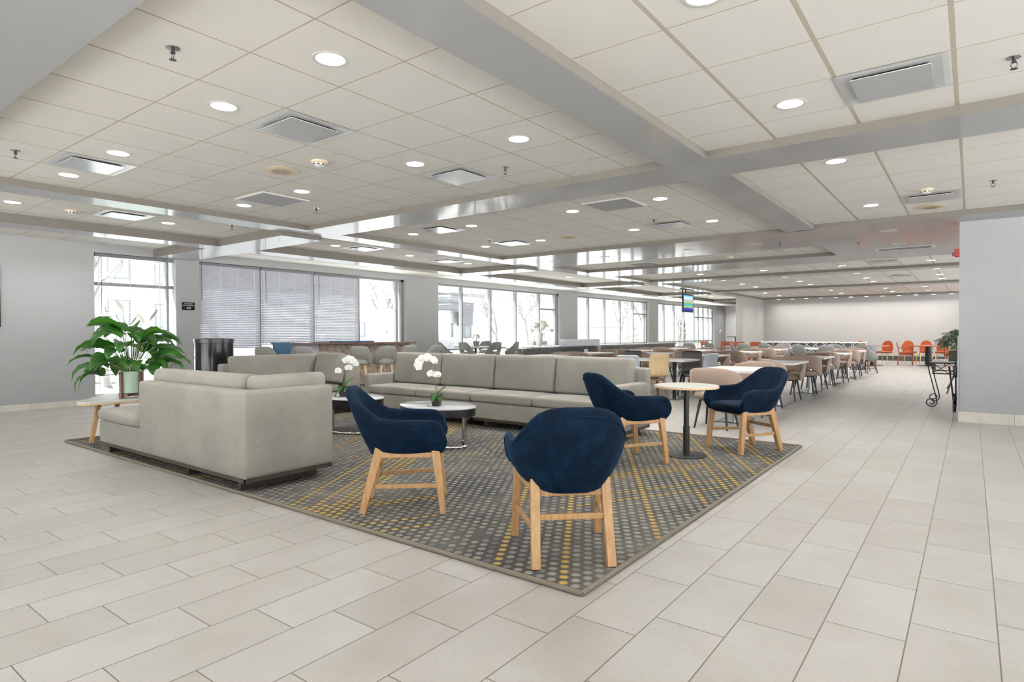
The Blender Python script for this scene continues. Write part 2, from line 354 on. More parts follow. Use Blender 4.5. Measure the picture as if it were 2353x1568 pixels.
        for i in range(nx):
            for j in range(ny):
                face(vert(i, j, 0), vert(i, j+1, 0), vert(i+1, j+1, 0), vert(i+1, j, 0)); face(vert(i, j, nz), vert(i+1, j, nz), vert(i+1, j+1, nz), vert(i, j+1, nz))
        for i in range(nx):
            for k in range(nz):
                face(vert(i, 0, k), vert(i+1, 0, k), vert(i+1, 0, k+1), vert(i, 0, k+1)); face(vert(i, ny, k), vert(i, ny, k+1), vert(i+1, ny, k+1), vert(i+1, ny, k))
        for j in range(ny):
            for k in range(nz):
                face(vert(0, j, k), vert(0, j, k+1), vert(0, j+1, k+1), vert(0, j+1, k)); face(vert(nx, j, k), vert(nx, j+1, k), vert(nx, j+1, k+1), vert(nx, j, k+1))
        return s
    def grid(s, P, closed_u=False):
        nu, nv = len(P), len(P[0]); s.add([q for r_ in P for q in r_], [])
        b = len(s.v)-nu*nv
        for i in range(nu if closed_u else nu-1):
            i2 = (i+1) % nu
            for j in range(nv-1): s.f.append((b+i*nv+j, b+i2*nv+j, b+i2*nv+j+1, b+i*nv+j+1)); s.mi.append(s.cur)
        return s
    def mesh(s, name, mats, smooth=True, angle=40):
        me = bpy.data.meshes.new(name); me.from_pydata(s.v, [], s.f)
        for m_ in (mats if isinstance(mats, (list, tuple)) else [mats]): me.materials.append(m_)
        me.polygons.foreach_set('material_index', s.mi)
        bm = bmesh.new(); bm.from_mesh(me); bmesh.ops.recalc_face_normals(bm, faces=bm.faces); bm.to_mesh(me); bm.free()
        if smooth:
            me.polygons.foreach_set('use_smooth', [True]*len(me.polygons)); me.set_sharp_from_angle(angle=angle*D2R)
        me.update(); return me
    def build(s, name, mats, parent=None, bevel=0, smooth=True, angle=40, loc=None, rot=None):
        o_ = bpy.data.objects.new(name, s.mesh(name, mats, smooth, angle)); COL.objects.link(o_)
        if parent is not None: o_.parent = parent
        if loc is not None: o_.location = loc
        if rot is not None: o_.rotation_euler = rot
        if bevel:
            bv = o_.modifiers.new('bevel', 'BEVEL'); bv.width = bevel; bv.segments = 2; bv.limit_method = 'ANGLE'; bv.angle_limit = .7
        return o_
def tag(o_, label, cat, group=None, kind=None):
    o_['label'] = label; o_['category'] = cat
    if group: o_['group'] = group
    if kind: o_['kind'] = kind
    return o_
def thing(name, label, cat, loc=(0, 0, 0), rz=0, group=None):
    o_ = bpy.data.objects.new(name, None); COL.objects.link(o_); o_.location = loc; o_.rotation_euler = (0, 0, rz)
    o_.empty_display_size = .1
    return tag(o_, label, cat, group)
def struct(name, mb, mats, parent=None, **k):
    o_ = mb.build(name, mats, parent, **k)
    if parent is None: o_['kind'] = 'structure'
    return o_
KIDS = {}
def kids(o_):
    return [c for c in bpy.data.objects if c.parent == o_]
def copy_tree(o_, parent=None):
    c = o_.copy(); COL.objects.link(c)
    if parent is not None: c.parent = parent; c.matrix_parent_inverse = o_.matrix_parent_inverse
    if o_.name not in KIDS: KIDS[o_.name] = kids(o_)
    for ch in KIDS[o_.name]: copy_tree(ch, c)
    return c
class Proto:
    """the first placement uses the built thing itself, later ones are copies"""
    def __init__(s, root): s.root = root; s.used = False
    def put(s, loc, rz, label, group=None, cat=None):
        o_ = s.root if not s.used else copy_tree(s.root); s.used = True
        o_.location = loc; o_.rotation_euler = (0, 0, rz); o_['label'] = label
        if group: o_['group'] = group
        if cat: o_['category'] = cat
        return o_
# ================================================================== STRUCTURE
XW = -12.59           # inner face of the window wall
YE, YF = 39.4, 31.0   # end of the left aisle, far wall
struct('floor', MB().box(XW-.4, 5, -4.5, YE, -.12, 0), M['floor'], smooth=False)
# window openings: (y0, y1, z0, z1)
WIN = [(4.20, 5.61, .10, 2.745), (6.07, 11.76, .10, 2.75), (13.05, 19.73, .10, 2.75), (21.03, 27.78, .10, 2.75), (28.90, 37.30, .02, 2.75)]
mb = MB(); y = -4.5; WT = .32
for (a, b, z0, z1) in WIN:
    mb.box(XW-WT, XW, y, a, 0, 3.05); mb.box(XW-WT, XW, a, b, 0, z0); mb.box(XW-WT, XW, a, b, z1, 3.05); y = b
mb.box(XW-WT, XW, y, YE+.3, 0, 3.05)
struct('wall_left', mb, M['wall'], smooth=False)
struct('wall_back', MB().box(XW, -8.36, YE, YE+.25, 0, 3.05), M['wall_door_lit'], smooth=False)
struct('wall_far', MB().box(-8.06, 2.85, YF, YF+.25, 0, 3.05), M['wall_beige'], smooth=False)
struct('wall_pier', MB().box(-8.36, -8.06, 27.6, YE, 0, 3.05), M['wall_beige'], smooth=False)
struct('wall_right', MB().box(-.137, 5, 10.553, 10.80, 0, 3.05), M['wall'], smooth=False)
mb = MB(); mb.box(2.6, 2.85, 10.81, YF, 0, .12).box(2.6, 2.85, 10.81, YF, 2.78, 3.05)  # unseen wall, wide openings added to light the dining ceilings
for k in range(6): mb.box(2.6, 2.85, 10.81+k*3.95, 11.25+k*3.95, .12, 2.78)
struct('wall_corridor', mb, M['wall_beige'], smooth=False)
mb = MB()
for k in range(10):
    x0 = -.139+k*.61; mb.box(x0+.0015 if k else x0, min(x0+.6085, 5), 10.538, 10.553, 0.002, .150)
struct('baseboard_right', mb, M['tilebase'], smooth=False)
mb = MB()
yy = -3.5
while yy < 4.1: mb.box(XW, XW+.013, yy+.0015, min(yy+.613, 4.2), 0.002, .105); yy += .6145
for a, b in ((5.61, 6.07), (11.76, 13.05), (19.73, 21.03), (27.78, 28.9)): mb.box(XW, XW+.013, a, b, .002, .105)
struct('baseboard_left', mb, M['tilebase'], smooth=False)
struct('baseboard_far', MB().box(-8.06, 2.6, YF-.015, YF, .002, .21), M['darkbase'], smooth=False)
struct('trim_1', MB().box(-.151, -.137, 10.53, 10.57, .153, 1.21), M['cornerguard'], smooth=False)
# unseen walls behind and beside the camera, openings added to let light in
mb = MB(); mb.box(XW-.32, 5.25, -4.75, -4.5, 0, .12).box(XW-.32, 5.25, -4.75, -4.5, 2.78, 3.05)
for k in range(7): mb.box(XW-.32+k*2.92, XW+.03+k*2.92, -4.75, -4.5, .12, 2.78)
struct('wall_rear', mb, M['wall'], smooth=False)
mb = MB(); mb.box(5, 5.25, -4.5, 10.553, 0, .12).box(5, 5.25, -4.5, 10.553, 2.78, 3.05)
for k in range(5): mb.box(5, 5.25, -4.5+k*3.7, -4.1+k*3.7, .12, 2.78)
struct('wall_side', mb, M['wall'], smooth=False)
# soffit beams
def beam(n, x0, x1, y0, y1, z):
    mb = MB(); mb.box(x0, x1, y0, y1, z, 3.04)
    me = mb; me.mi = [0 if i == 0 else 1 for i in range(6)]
    struct('trim_%d' % n, mb, [M['soffit'], M['beamside_shade']], smooth=False)
BEAMS = [(-2.27, -1.87, -4.5, 10.0, SZ), (-8.25, -7.84, -4.5, YE, SZ), (-10.54, -10.12, -4.5, YE, LZ),
         (-7.84, -2.27, .60, 1.22, SZ), (-7.84, -2.27, 5.365, 5.97, SZ), (-1.87, 5, -.6, 0.0, SZ), (-1.87, 5, 5.335, 5.97, SZ),
         (-7.84, -2.15, 10.03, 11.90, SZ), (-2.15, 5, 9.95, 14.85, SZ), (-7.84, -2.15, 13.60, 14.95, SZ), (-7.84, 2.6, 17.40, 18.08, SZ),
         (-7.84, 2.6, 23.3, 24.1, SZ), (-7.84, 2.6, 30.0, YF, SZ),
         (XW, -10.54, 5.20, 5.90, LZ), (-10.12, -8.25, 5.20, 5.90, LZ), (-10.12, -8.25, 11.30, 11.95, LZ), (-10.12, -8.25, 17.2, 17.85, LZ), (-10.12, -8.25, 23.4, 24.05, LZ), (-10.12, -8.25, 29.6, 30.2, LZ), (-10.12, -8.25, 35.2, 35.8, LZ)]
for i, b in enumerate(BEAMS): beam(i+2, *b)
# ceiling bays with their own tile grids
BAYS = [('front', -7.84, -2.27, 1.22, 5.365, -2.665, 2.487, .011, .009), ('frontnear', -7.84, -2.27, -4.5, .60, -2.665, 2.487, .011, .009),
        ('right', -1.87, 5, 0.0, 5.335, -1.299, 3.062, .026, .008), ('rightnear', -1.87, 5, -4.5, -.6, -1.299, 3.062, .026, .008), ('right2', -1.87, 5, 5.97, 9.95, -1.299, 6.67, .022, .007),
        ('middle', -7.84, -2.27, 5.97, 10.03, -2.665, 6.28, .010, .008), ('mid3', -7.84, -2.15, 11.9, 13.6, -2.665, 12.6, .012, .008),
        ('mid4', -7.84, 2.6, 14.85, 17.4, -1.32, 15.3, .02, .008), ('mid5', -7.84, 2.6, 18.08, 23.3, -1.32, 18.5, .02, .008), ('mid6', -7.84, 2.6, 24.1, 30.0, -1.32, 24.5, .02, .008),
        ('aisle', -10.12, -8.25, -4.5, YE, -8.67, 3.09, .010, .008), ('wallstrip', XW, -10.54, -4.5, YE, -11.2, 3.09, .010, .008)]
for n, x0, x1, y0, y1, ox, oy, wx, wy in BAYS:
    zc = CZ if n != 'wallstrip' else 2.905
    struct('ceiling', MB().box(x0-.03, x1+.03, y0-.03, y1+.03, zc, zc+.05), ceiling_mat('ceiling_tiles_'+n, ox, oy, wx, wy, .61 if n != 'right' else .605), smooth=False)
struct('ceiling', MB().box(XW-.4, 5, -4.5, YE+.3, 3.05, 3.15), M['soffit'], smooth=False)   # slab over the tiles
# ---- windows: frames, panes
GX = -12.74
MULL = {1: ([4.20, 5.49], [2.19]), 2: ([6.07, 7.44, 8.83, 10.19, 11.50, 11.66], [.76]), 3: ([13.05, 14.21, 15.63, 17.03, 18.47, 19.55], [.76]),
        4: ([21.03, 22.08, 23.50, 24.94, 26.27, 27.45], [.76]), 5: ([28.90, 29.87, 31.20, 32.56, 34.14, 34.84, 36.53, 37.15], [.76])}
for i, (a, b, z0, z1) in enumerate(WIN, 1):
    mull, tr = MULL[i]
    w_ = struct('window_%d' % i, MB().box(GX-.006, GX+.006, a+.02, b-.02, z0+.02, z1-.02), M['glass'], smooth=False)
    f_ = MB(); e = .028
    f_.box(GX-.05, GX+.05, a, b, z0, z0+.07).box(GX-.05, GX+.05, a, b, z1-.06, z1)
    for k, m_ in enumerate(mull):
        hw = .03 if i > 1 else .022
        f_.box(GX-.06, GX+.06, max(a, m_-hw), min(b, m_+hw), z0+.07, z1-.06)
    for t_ in tr: f_.box(GX-.045, GX+.045, a, b, t_-.03, t_+.03)
    if i in (3, 4): f_.box(GX-.045, GX+.045, mull[-2], b, 2.11, 2.17)
    if i == 5: f_.box(GX-.045, GX+.045, 34.14, b, 2.09, 2.15).box(GX-.045, GX+.045, 35.62, 35.70, .1, 2.7)
    if i > 1: f_.box(GX-.05, GX+.05, b-.10, b, z0, z1)
    struct('window_frame', f_, M['alu'], parent=w_, smooth=False)
    struct('window_reveal', MB().box(XW-WT+.02, XW-.001, b-.004, b+.001, z0, z1), M['reveal'], parent=w_, smooth=False)
# ---- blinds
def blind(y0, y1, z0, z1, label, tilt, mat, n_cords=4, wand=None, x=-12.655, pitch=.039):
    t = thing('window_blind', label, 'blind', (x, (y0+y1)/2, z1), 0, 'venetian blinds in the left windows'); h = z1-z0; W_ = (y1-y0)/2-.004
    MB().box(-.028, .028, -W_, W_, -.050, 0).build('headrail', M['headrail'], t, bevel=.003)
    sl = MB(); z = -.06
    while z > -h+.03:
        c, s_ = cos(tilt)*pitch*.56, sin(tilt)*pitch*.56
        sl.add([(-c, -W_, z-s_), (c, -W_, z+s_), (c, W_, z+s_), (-c, W_, z-s_), (0, -W_, z+.0018), (0, W_, z+.0018)], [(0, 4, 5, 3), (4, 1, 2, 5)]); z -= pitch
    o_ = sl.build('slats', mat, t)
    MB().box(-.014, .014, -W_, W_, -h, -h+.022).build('bottom_rail', mat, t, bevel=.003)
    for k in range(n_cords):
        yy = -W_+.06+(2*W_-.2)*k/(n_cords-1)
        MB().box(.0225, .0245, yy-.006, yy+.006, -h+.02, -.04).build('ladder_tape', M['cord'], t, smooth=False)
    if wand is not None: MB().tube([(.035, -W_+wand, -.05), (.035, -W_+wand, -.05-h*.42)], .005, 6).build('tilt_wand', M['dark'], t)
blind(6.09, 7.43, .955, 2.74, 'closed grey venetian blind nearest the occupancy sign, beside the plant', .98, M['slat'], wand=.04)
blind(7.45, 8.82, 1.02, 2.735, 'closed grey venetian blind, middle of the three behind the bar', .98, M['slat'], wand=.10)
blind(8.84, 10.16, 1.03, 2.725, 'closed grey venetian blind next to the uncovered pane', .98, M['slat'], wand=.10)
blind(4.22, 5.47, .14, 2.74, 'open thin-slat venetian blind on the narrow window behind the leafy plant', .05, M['slatlight'], n_cords=3, wand=.1, pitch=.048)
# ---- wall signs
def text_obj(name, txt, size, mat, parent, loc, rot, align='CENTER', ext=.001):
    cu = bpy.data.curves.new(name, 'FONT'); cu.body = txt; cu.size = size; cu.align_x = align; cu.align_y = 'CENTER'; cu.extrude = ext
    o_ = bpy.data.objects.new(name+'_tmp', cu); COL.objects.link(o_)
    dg = bpy.context.evaluated_depsgraph_get(); me = bpy.data.meshes.new_from_object(o_.evaluated_get(dg))
    bpy.data.objects.remove(o_); me.materials.clear(); me.materials.append(mat)
    q = bpy.data.objects.new(name, me); COL.objects.link(q); q.parent = parent; q.location = loc; q.rotation_euler = rot; return q
RW = (PI/2, 0, PI/2)      # text facing +X
t = thing('occupancy_sign', 'small black MAXIMUM OCCUPANCY 340 sign on the grey pier left of the blinds', 'sign', (XW, 5.842, 1.825))
MB().box(0, .012, -.122, .122, -.078, .078).build('plate', M['plate'], t, bevel=.002)
text_obj('lettering', 'MAXIMUM', .036, M['white'], t, (.0125, 0, .048), RW); text_obj('lettering', 'OCCUPANCY', .036, M['white'], t, (.0125, 0, .014), RW); text_obj('lettering', '340', .062, M['white'], t, (.0125, 0, -.036), RW)
t = thing('wall_sign', 'small grey sign on the white wall past the last window', 'sign', (XW, 38.3, 1.33))
MB().box(0, .012, -.42, .42, -.15, .15).build('plate', M['greyplate'], t, bevel=.002)
MB().box(.012, .014, -.12, .3, .0, .09).build('lettering', M['white'], t)
MB().box(.012, .014, -.3, .25, -.1, -.07).build('lettering', M['white'], t)
t = thing('picture_frame', 'dark framed picture on the grey wall at the left edge', 'picture', (XW, 2.3, 1.89))
MB().box(0, .03, -.55, .565, -.5, .5).build('frame', M['plate'], t, bevel=.004)
MB().box(.03, .032, -.5, .515, -.45, .45).build('print', M['awning'], t)
t = thing('exit_sign', 'red lettered EXIT sign hanging from the ceiling at the far end of the window aisle', 'sign', (-10.7, 36, 2.58))
MB().box(-.19, .19, -.025, .025, -.12, .12).build('housing', M['white'], t, bevel=.004)
MB().box(-.05, .05, -.02, .02, .12, .29).build('mount', M['greyplate'], t)
text_obj('letters', 'EXIT', .17, M['exitred'], t, (0, -.026, -.01), (PI/2, 0, 0))
t = thing('fire_alarm_strobe', 'red fire alarm strobe on the corridor wall edge near the ceiling', 'alarm', (-.150, 10.70, 2.385), 0)
MB().box(-.045, .012, -.06, .06, -.055, .055).build('base', M['redpl'], t, bevel=.004); MB().box(-.075, -.046, -.025, .03, -.04, .012).build('strobe_lens', M['lampglass'], t, bevel=.006)
# television under the long beam
t = thing('television', 'wall-hung flat television with a blue lake picture under the ceiling beam', 'television', (-8.05, 21.08, 2.303))
MB().box(-.05, 0, -.47, .47, -.325, .31).build('case', M['blackmetal'], t, bevel=.004)
MB().box(.001, .003, -.43, .43, -.285, .27).build('screen', M['tv'], t, smooth=False)
mm = MB().box(-.08, -.04, -.6, .6, .472, .492)
mm.box(-.075, -.045, -.42, -.38, .2, .48).box(-.075, -.045, -.12, -.08, .2, .48)
mm.build('ceiling_bracket', M['blackmetal'], t, smooth=False)
# ================================================================== LOUNGE FURNITURE
# rug
t = tag(MB().rbox(-8.51, -1.49, 2.525, 7.25, .001, .013, .005, 2, n=1).build('rug', M['rug']), 'large grey and gold dotted area rug under the lounge seating', 'rug')
eb = MB()
for a, b in (((-8.51, 2.525), (-1.49, 2.525)), ((-1.49, 2.525), (-1.49, 7.25)), ((-1.49, 7.25), (-8.51, 7.25)), ((-8.51, 7.25), (-8.51, 2.525))):
    eb.tube([(a[0], a[1], .0135), (b[0], b[1], .0135)], .0130, 10)
eb.build('bound_edge', M['rugedge'], t)

def sofa(name, label, parts, pillows, seats, rails, feet, grp):
    t = thing(name, label, 'sofa', (0, 0, .014), 0, grp)
    for (nm, b, r_) in parts: MB().rbox(*b, r_, 3, n=8).build(nm, M['sofa'], t)
    for b, r_, puff in seats: MB().rbox(*b, r_, 4, puff, n=8).build('seat_cushion', M['sofa'], t)
    for b, r_, puff, mat in pillows: MB().rbox(*b, r_, 4, puff, mat, n=8).build('back_cushion', M['sofa'], t)
    for b in rails: MB().box(*b).build('plinth_rail', M['darkwood'], t, bevel=.002)
    for b in feet: MB().box(*b).build('foot', M['darkwood'], t, bevel=.002)
    return t
def lean(x, y, z, ax, a): return Matrix.Translation((x, y, z)) @ Matrix.Rotation(a*D2R, 4, ax) @ Matrix.Translation((-x, -y, -z))
G_ = 'oatmeal sectional sofas around the rug'
sofa('sectional_sofa', 'oatmeal corner sofa nearest the camera seen from behind, with an open chaise end', [
    ('base', (-7.42, -4.505, 2.505, 3.325, .115, .340), .015), ('back_frame', (-6.425, -4.50, 2.50, 2.655, .117, .805), .03), ('side_frame', (-4.655, -4.498, 2.502, 3.33, .116, .806), .03)],
    [((-6.54, -4.88, 2.655, 2.85, .455, .918), .05, .03, lean(-5.6, 2.66, .45, 'X', -4)), ((-4.86, -4.665, 2.72, 3.40, .455, .912), .05, .03, lean(-4.66, 3, .45, 'Y', -3))],
    [((-7.445, -6.43, 2.49, 3.36, .345, .462), .045, .012), ((-6.42, -4.66, 2.66, 3.36, .345, .462), .045, .012)],
    [(-7.35, -4.50, 2.515, 2.54, .082, .114), (-4.54, -4.51, 2.515, 3.32, .082, .114), (-7.35, -4.50, 3.29, 3.315, .082, .114)],
    [(-4.70, -4.665, 2.56, 3.27, 0, .082), (-5.58, -5.545, 2.56, 3.27, 0, .082), (-7.33, -7.295, 2.56, 3.27, 0, .082)], G_)
sofa('sectional_sofa', 'oatmeal corner sofa behind the nearest one, in front of the bar stools', [
    ('base', (-8.78, -8.0, 4.45, 5.9, .115, .340), .015), ('base', (-8.78, -7.86, 5.55, 6.33, .115, .340), .015),
    ('back_frame', (-8.78, -8.63, 4.47, 6.33, .117, .815), .03), ('back_frame', (-8.62, -7.85, 6.04, 6.332, .117, .825), .03)],
    [((-8.64, -8.45, 4.56, 6.02, .455, .925), .04, .02, lean(-8.64, 6, .45, 'Y', -4)), ((-8.44, -7.865, 5.84, 6.02, .455, .925), .04, .015, lean(-8.5, 6.02, .45, 'X', -14) @ Matrix.Translation((0, -.02, 0)))],
    [((-8.63, -7.98, 4.43, 5.20, .345, .462), .045, .012), ((-8.63, -7.90, 5.21, 5.98, .345, .462), .045, .012)],
    [(-8.72, -8.03, 4.50, 4.53, .082, .114), (-8.0, -7.90, 5.58, 5.61, .082, .114), (-7.93, -7.90, 5.62, 6.30, .082, .114)],
    [(-8.7, -8.05, 4.6, 4.64, 0, .082), (-8.7, -8.05, 5.3, 5.34, 0, .082), (-7.99, -7.95, 5.66, 6.28, 0, .082)], G_)
cu = [-7.49, -6.455, -5.41, -4.385, -3.285]
sofa('sectional_sofa', 'long oatmeal four-seat sofa facing the camera behind the oval tables', [
    ('base', (-7.6, -5.395, 6.205, 7.05, .115, .325), .012), ('base', (-5.385, -3.165, 6.205, 7.05, .115, .325), .012),
    ('back_frame', (-7.6, -3.165, 6.90, 7.052, .117, .82), .03), ('arm', (-7.602, -7.49, 6.20, 7.05, .116, .625), .035), ('arm', (-3.285, -3.163, 6.20, 7.05, .116, .655), .035)],
    [((a+.005, b-.005, 6.70, 6.885, .455, .945), .04, .018, lean(a, 6.72, .455, 'X', 0)@lean(a, 6.80, .455, 'X', -10) if 0 else lean(a, 6.80, .455, 'X', -7)) for a, b in zip([-7.49, -6.455, -5.41, -4.385], [-6.455, -5.41, -4.385, -3.30])],
    [((a+.003, b-.003, 6.185, 6.80, .332, .452), .04, .012) for a, b in zip(cu[:-1], cu[1:])],
    [(-7.55, -5.42, 6.215, 6.245, .082, .114), (-5.36, -3.2, 6.215, 6.245, .082, .114), (-3.2, -3.17, 6.215, 7.02, .082, .114)],
    [(-7.5, -7.46, 6.30, 6.98, 0, .082), (-5.62, -5.56, 6.30, 6.98, 0, .082), (-5.24, -5.18, 6.30, 6.98, 0, .082), (-3.32, -3.28, 6.30, 6.98, 0, .082)], G_)

# ---- tub shells
def crom(keys, n):
    """Catmull-Rom through keys, n samples"""
    K = [Vector(k) for k in keys]; K = [K[0]*2-K[1] if False else Vector((K[1][0], -K[1][1], K[1][2]))] + K + [K[-1]*2-K[-2]]
    out = []
    m = len(keys)-1
    for i in range(n):
        u = i/(n-1)*m; j = min(int(u), m-1); f = u-j
        a, b, c, d = K[j], K[j+1], K[j+2], K[j+3]
        out.append(.5*((2*b)+(c-a)*f+(2*a-5*b+4*c-d)*f*f+(3*b-a-3*c+d)*f**3))
    return out
def shell(top, bot, bulge=.03, th=.045, n=15, m=9):
    T, B = crom(top, n), crom(bot, n)
    T = [Vector((p.x, -p.y, p.z)) for p in T[:0:-1]]+T; B = [Vector((p.x, -p.y, p.z)) for p in B[:0:-1]]+B
    N = len(T); cen = Vector((.05, 0, 0)); P = []
    for t_, b_ in zip(T, B):
        o_ = ((t_+b_)/2-cen); o_.z = 0; o_.normalize() if o_.length else None
        P.append([b_.lerp(t_, k/(m-1)) + o_*bulge*4*(k/(m-1))*(1-k/(m-1)) for k in range(m)])
    # normals -> inner skin
    Q = []
    for i in range(N):
        row = []
        for k in range(m):
            du = P[min(i+1, N-1)][k]-P[max(i-1, 0)][k]; dv = P[i][min(k+1, m-1)]-P[i][max(k-1, 0)]
            nn = du.cross(dv).normalized(); c = P[i][k]-cen; c.z = 0
            if nn.dot(c) < 0: nn = -nn
            row.append(P[i][k]-nn*th)
        Q.append(row)
    mb = MB(); loops = []
    for i in range(N):
        p, q = P[i], Q[i]
        topd = (p[-1]-p[-2]).normalized(); botd = (p[0]-p[1]).normalized()
        loop = p[:]+[p[-1].lerp(q[-1], .15)+topd*th*.28, p[-1].lerp(q[-1], .5)+topd*th*.42, p[-1].lerp(q[-1], .85)+topd*th*.28]+q[::-1]+[q[0].lerp(p[0], .15)+botd*th*.28, q[0].lerp(p[0], .5)+botd*th*.42, q[0].lerp(p[0], .85)+botd*th*.28]
        loops.append(loop)
    # rounded ends: shrink an extra loop
    def endloop(lp, prev, k):
        c = sum(lp, Vector())/len(lp); d = (lp[0]-prev[0]).normalized()
        return [q.lerp(c, .0)+d*0 for q in lp]
    H = len(loops[0])
    for e, pr in ((0, 1), (-1, -2)):
        lp, pv = loops[e], loops[pr]
        d = Vector(); 
        for a, b in zip(lp, pv): d += (a-b)
        d.normalize()
        half = m
        mids = [ (P[e][k]+Q[e][k])/2 for k in range(m)]
        def near(q): return min(mids, key=lambda z: (z-q).length)
        e1 = [q.lerp(near(q), .25)+d*th*.25 for q in lp]; e2 = [q.lerp(near(q), .75)+d*th*.42 for q in lp]
        if e == 0: loops = [e2, e1]+loops
        else: loops = loops+[e1, e2]
    vs = [q for lp in loops for q in lp]; fs = []
    for i in range(len(loops)-1):
        for k in range(H): fs.append((i*H+k, i*H+(k+1) % H, (i+1)*H+(k+1) % H, (i+1)*H+k))
    for base in (0, (len(loops)-1)*H):   # close the ends with quad strip
        idx = [base+k for k in range(H)]
        i, j = 0, H-1
        a, b = list(range(0, m)), list(range(H-4, H-4-m, -1))
        ring = idx
        # strip between outer side (0..m-1) and inner side (m+3 .. 2m+2 reversed)
        inner = [base+(2*m+2-k) for k in range(m)]
        outer = [base+k for k in range(m)]
        for k in range(m-1): fs.append((outer[k], outer[k+1], inner[k+1], inner[k]))
        fs.append((outer[-1], base+m, base+m+1, base+m+2, inner[-1])); fs.append((outer[0], inner[0], base+2*m+3, base+2*m+4, base+2*m+5))
    mb.add(vs, fs); return mb, T, B, P
def pan(top_pts, z_low, z_in, inset=.05):
    """rounded underside that closes the shell bottom"""
    ring = top_pts; c = Vector((sum(p.x for p in ring)/len(ring), 0, 0)); rows = []
    lv = [(1., 0.), (.93, -.35), (.8, -.7), (.55, -.95), (.2, -1.), (.01, -1.)]
    for f, d in lv: rows.append([Vector((c.x+(p.x-c.x)*f, p.y*f, p.z+(z_low-p.z)*(-d))) for p in ring])
    up_ = [Vector((c.x+(p.x-c.x)*.9, p.y*.9, max(p.z, z_in))) for p in ring]; up2 = [Vector((c.x+(p.x-c.x)*.01, p.y*.01, z_in)) for p in ring]
    mb = MB(); mb.grid(list(zip(*([up2, up_]+rows))), closed_u=True); return mb
def cushion_poly(half, z0, z1, r=.02, dome=.012):
    ring = half+[Vector((p.x, -p.y, 0)) for p in half[::-1]]
    cx = sum(p.x for p in ring)/len(ring); rows = []
    prof = [(.02, 0, z0), (.9, 0, z0), (.975, 0, z0+r*.3), (1, 0, z0+r), (1, 0, z1-r), (.98, 0, z1-r*.35), (.93, 0, z1), (.6, 0, z1+dome*.8), (.02, 0, z1+dome)]
    for f, _, z in prof: rows.append([Vector((cx+(p.x-cx)*f, p.y*f, z)) for p in ring])
    return MB().grid(list(zip(*rows)), closed_u=True)

# navy velvet armchair, faces local +X
def make_velvet():
    t = thing('armchair', 'x', 'armchair', (0, 0, 0), 0, 'navy velvet armchairs on the rug')
    top = [(-.405, 0, .852), (-.398, .13, .846), (-.355, .228, .805), (-.25, .290, .72), (-.135, .318, .657), (.03, .328, .645), (.19, .328, .642), (.268, .325, .615), (.300, .318, .555)]
    bot = [(-.235, 0, .395), (-.225, .10, .395), (-.19, .175, .41), (-.12, .225, .43), (-.04, .25, .437), (.06, .262, .437), (.16, .266, .437), (.225, .268, .436), (.268, .266, .428)]
    mb, T, B, P = shell(top, bot, .018, .045, 19, 9)
    mb.build('upholstered_shell', M['velvet'], t, angle=80)
    # piping on the outside just under the rim
    pp = []
    for row in P:
        k = len(row)-2; q = row[-1].lerp(row[-2], .45); c = Vector((q.x-.05, q.y, 0)); c.normalize(); pp.append(q+c*.002)
    tip = [P[-1][k]+Vector((0, .001, 0)) for k in range(len(P[-1])-2, 0, -1)]; tip0 = [P[0][k]+Vector((0, -.001, 0)) for k in range(1, len(P[0])-1)]
    MB().tube(tip0[1:]+pp[1:-1]+tip[:-1], .0042, 6).build('piping', M['velvet'], t)
    ring = B+[]; cl = [Vector((B[-1].x+.01, y, B[-1].z-.012)) for y in (.2, .1, 0, -.1, -.2)]
    pan(B+cl, .385, .45).build('underside', M['velvet'], t, angle=80)
    half = [Vector((-.20, .02, 0)), Vector((-.19, .12, 0)), Vector((-.13, .19, 0)), Vector((0, .225, 0)), Vector((.12, .235, 0)), Vector((.24, .235, 0)), Vector((.285, .215, 0)), Vector((.30, .15, 0)), Vector((.305, .05, 0))]
    cushion_poly(half, .435, .505, .028, .012).build('seat_cushion', M['velvet'], t, angle=80)
    for sy in (-1, 1):
        MB().bar((-.155, sy*.195, .455), (-.278, sy*.205, 0), .05, .062, .05, .046, side=(0, 1, 0)).build('leg', M['ash'], t, bevel=.004)
        MB().bar((.232, sy*.248, .462), (.286, sy*.262, 0), .045, .058, .045, .042, side=(0, 1, 0)).build('leg', M['ash'], t, bevel=.004)
        MB().bar((-.145, sy*.205, .418), (.225, sy*.248, .424), .028, .062).build('apron', M['ash'], t, bevel=.003)
        MB().bar((-.205, sy*.200, .185), (.255, sy*.256, .195), .018, .030).build('stretcher', M['ash'], t, bevel=.003)
    MB().bar((-.172, -.178, .400), (-.172, .178, .400), .03, .07).build('apron', M['ash'], t, bevel=.003)
    MB().bar((.235, -.23, .422), (.235, .23, .422), .03, .06).build('apron', M['ash'], t, bevel=.003)
    MB().bar((-.208, -.185, .258), (-.208, .185, .258), .018, .034).build('stretcher', M['ash'], t, bevel=.003)
    return t
P_ = Proto(make_velvet())
ZR = .014
P_.put((-1.873, 2.978, ZR), 132.4*D2R, 'navy velvet armchair in the foreground with its back to the camera')
P_.put((-3.318, 3.075, ZR), 42.7*D2R, 'navy velvet armchair left of the foreground one, seen from the side facing right')
P_.put((-2.70, 5.43, ZR), 58*D2R, 'navy velvet armchair in front of the small round table, facing away')
P_.put((-1.935, 6.735, ZR), 236.7*D2R, 'navy velvet armchair at the right rug corner facing the small round table')

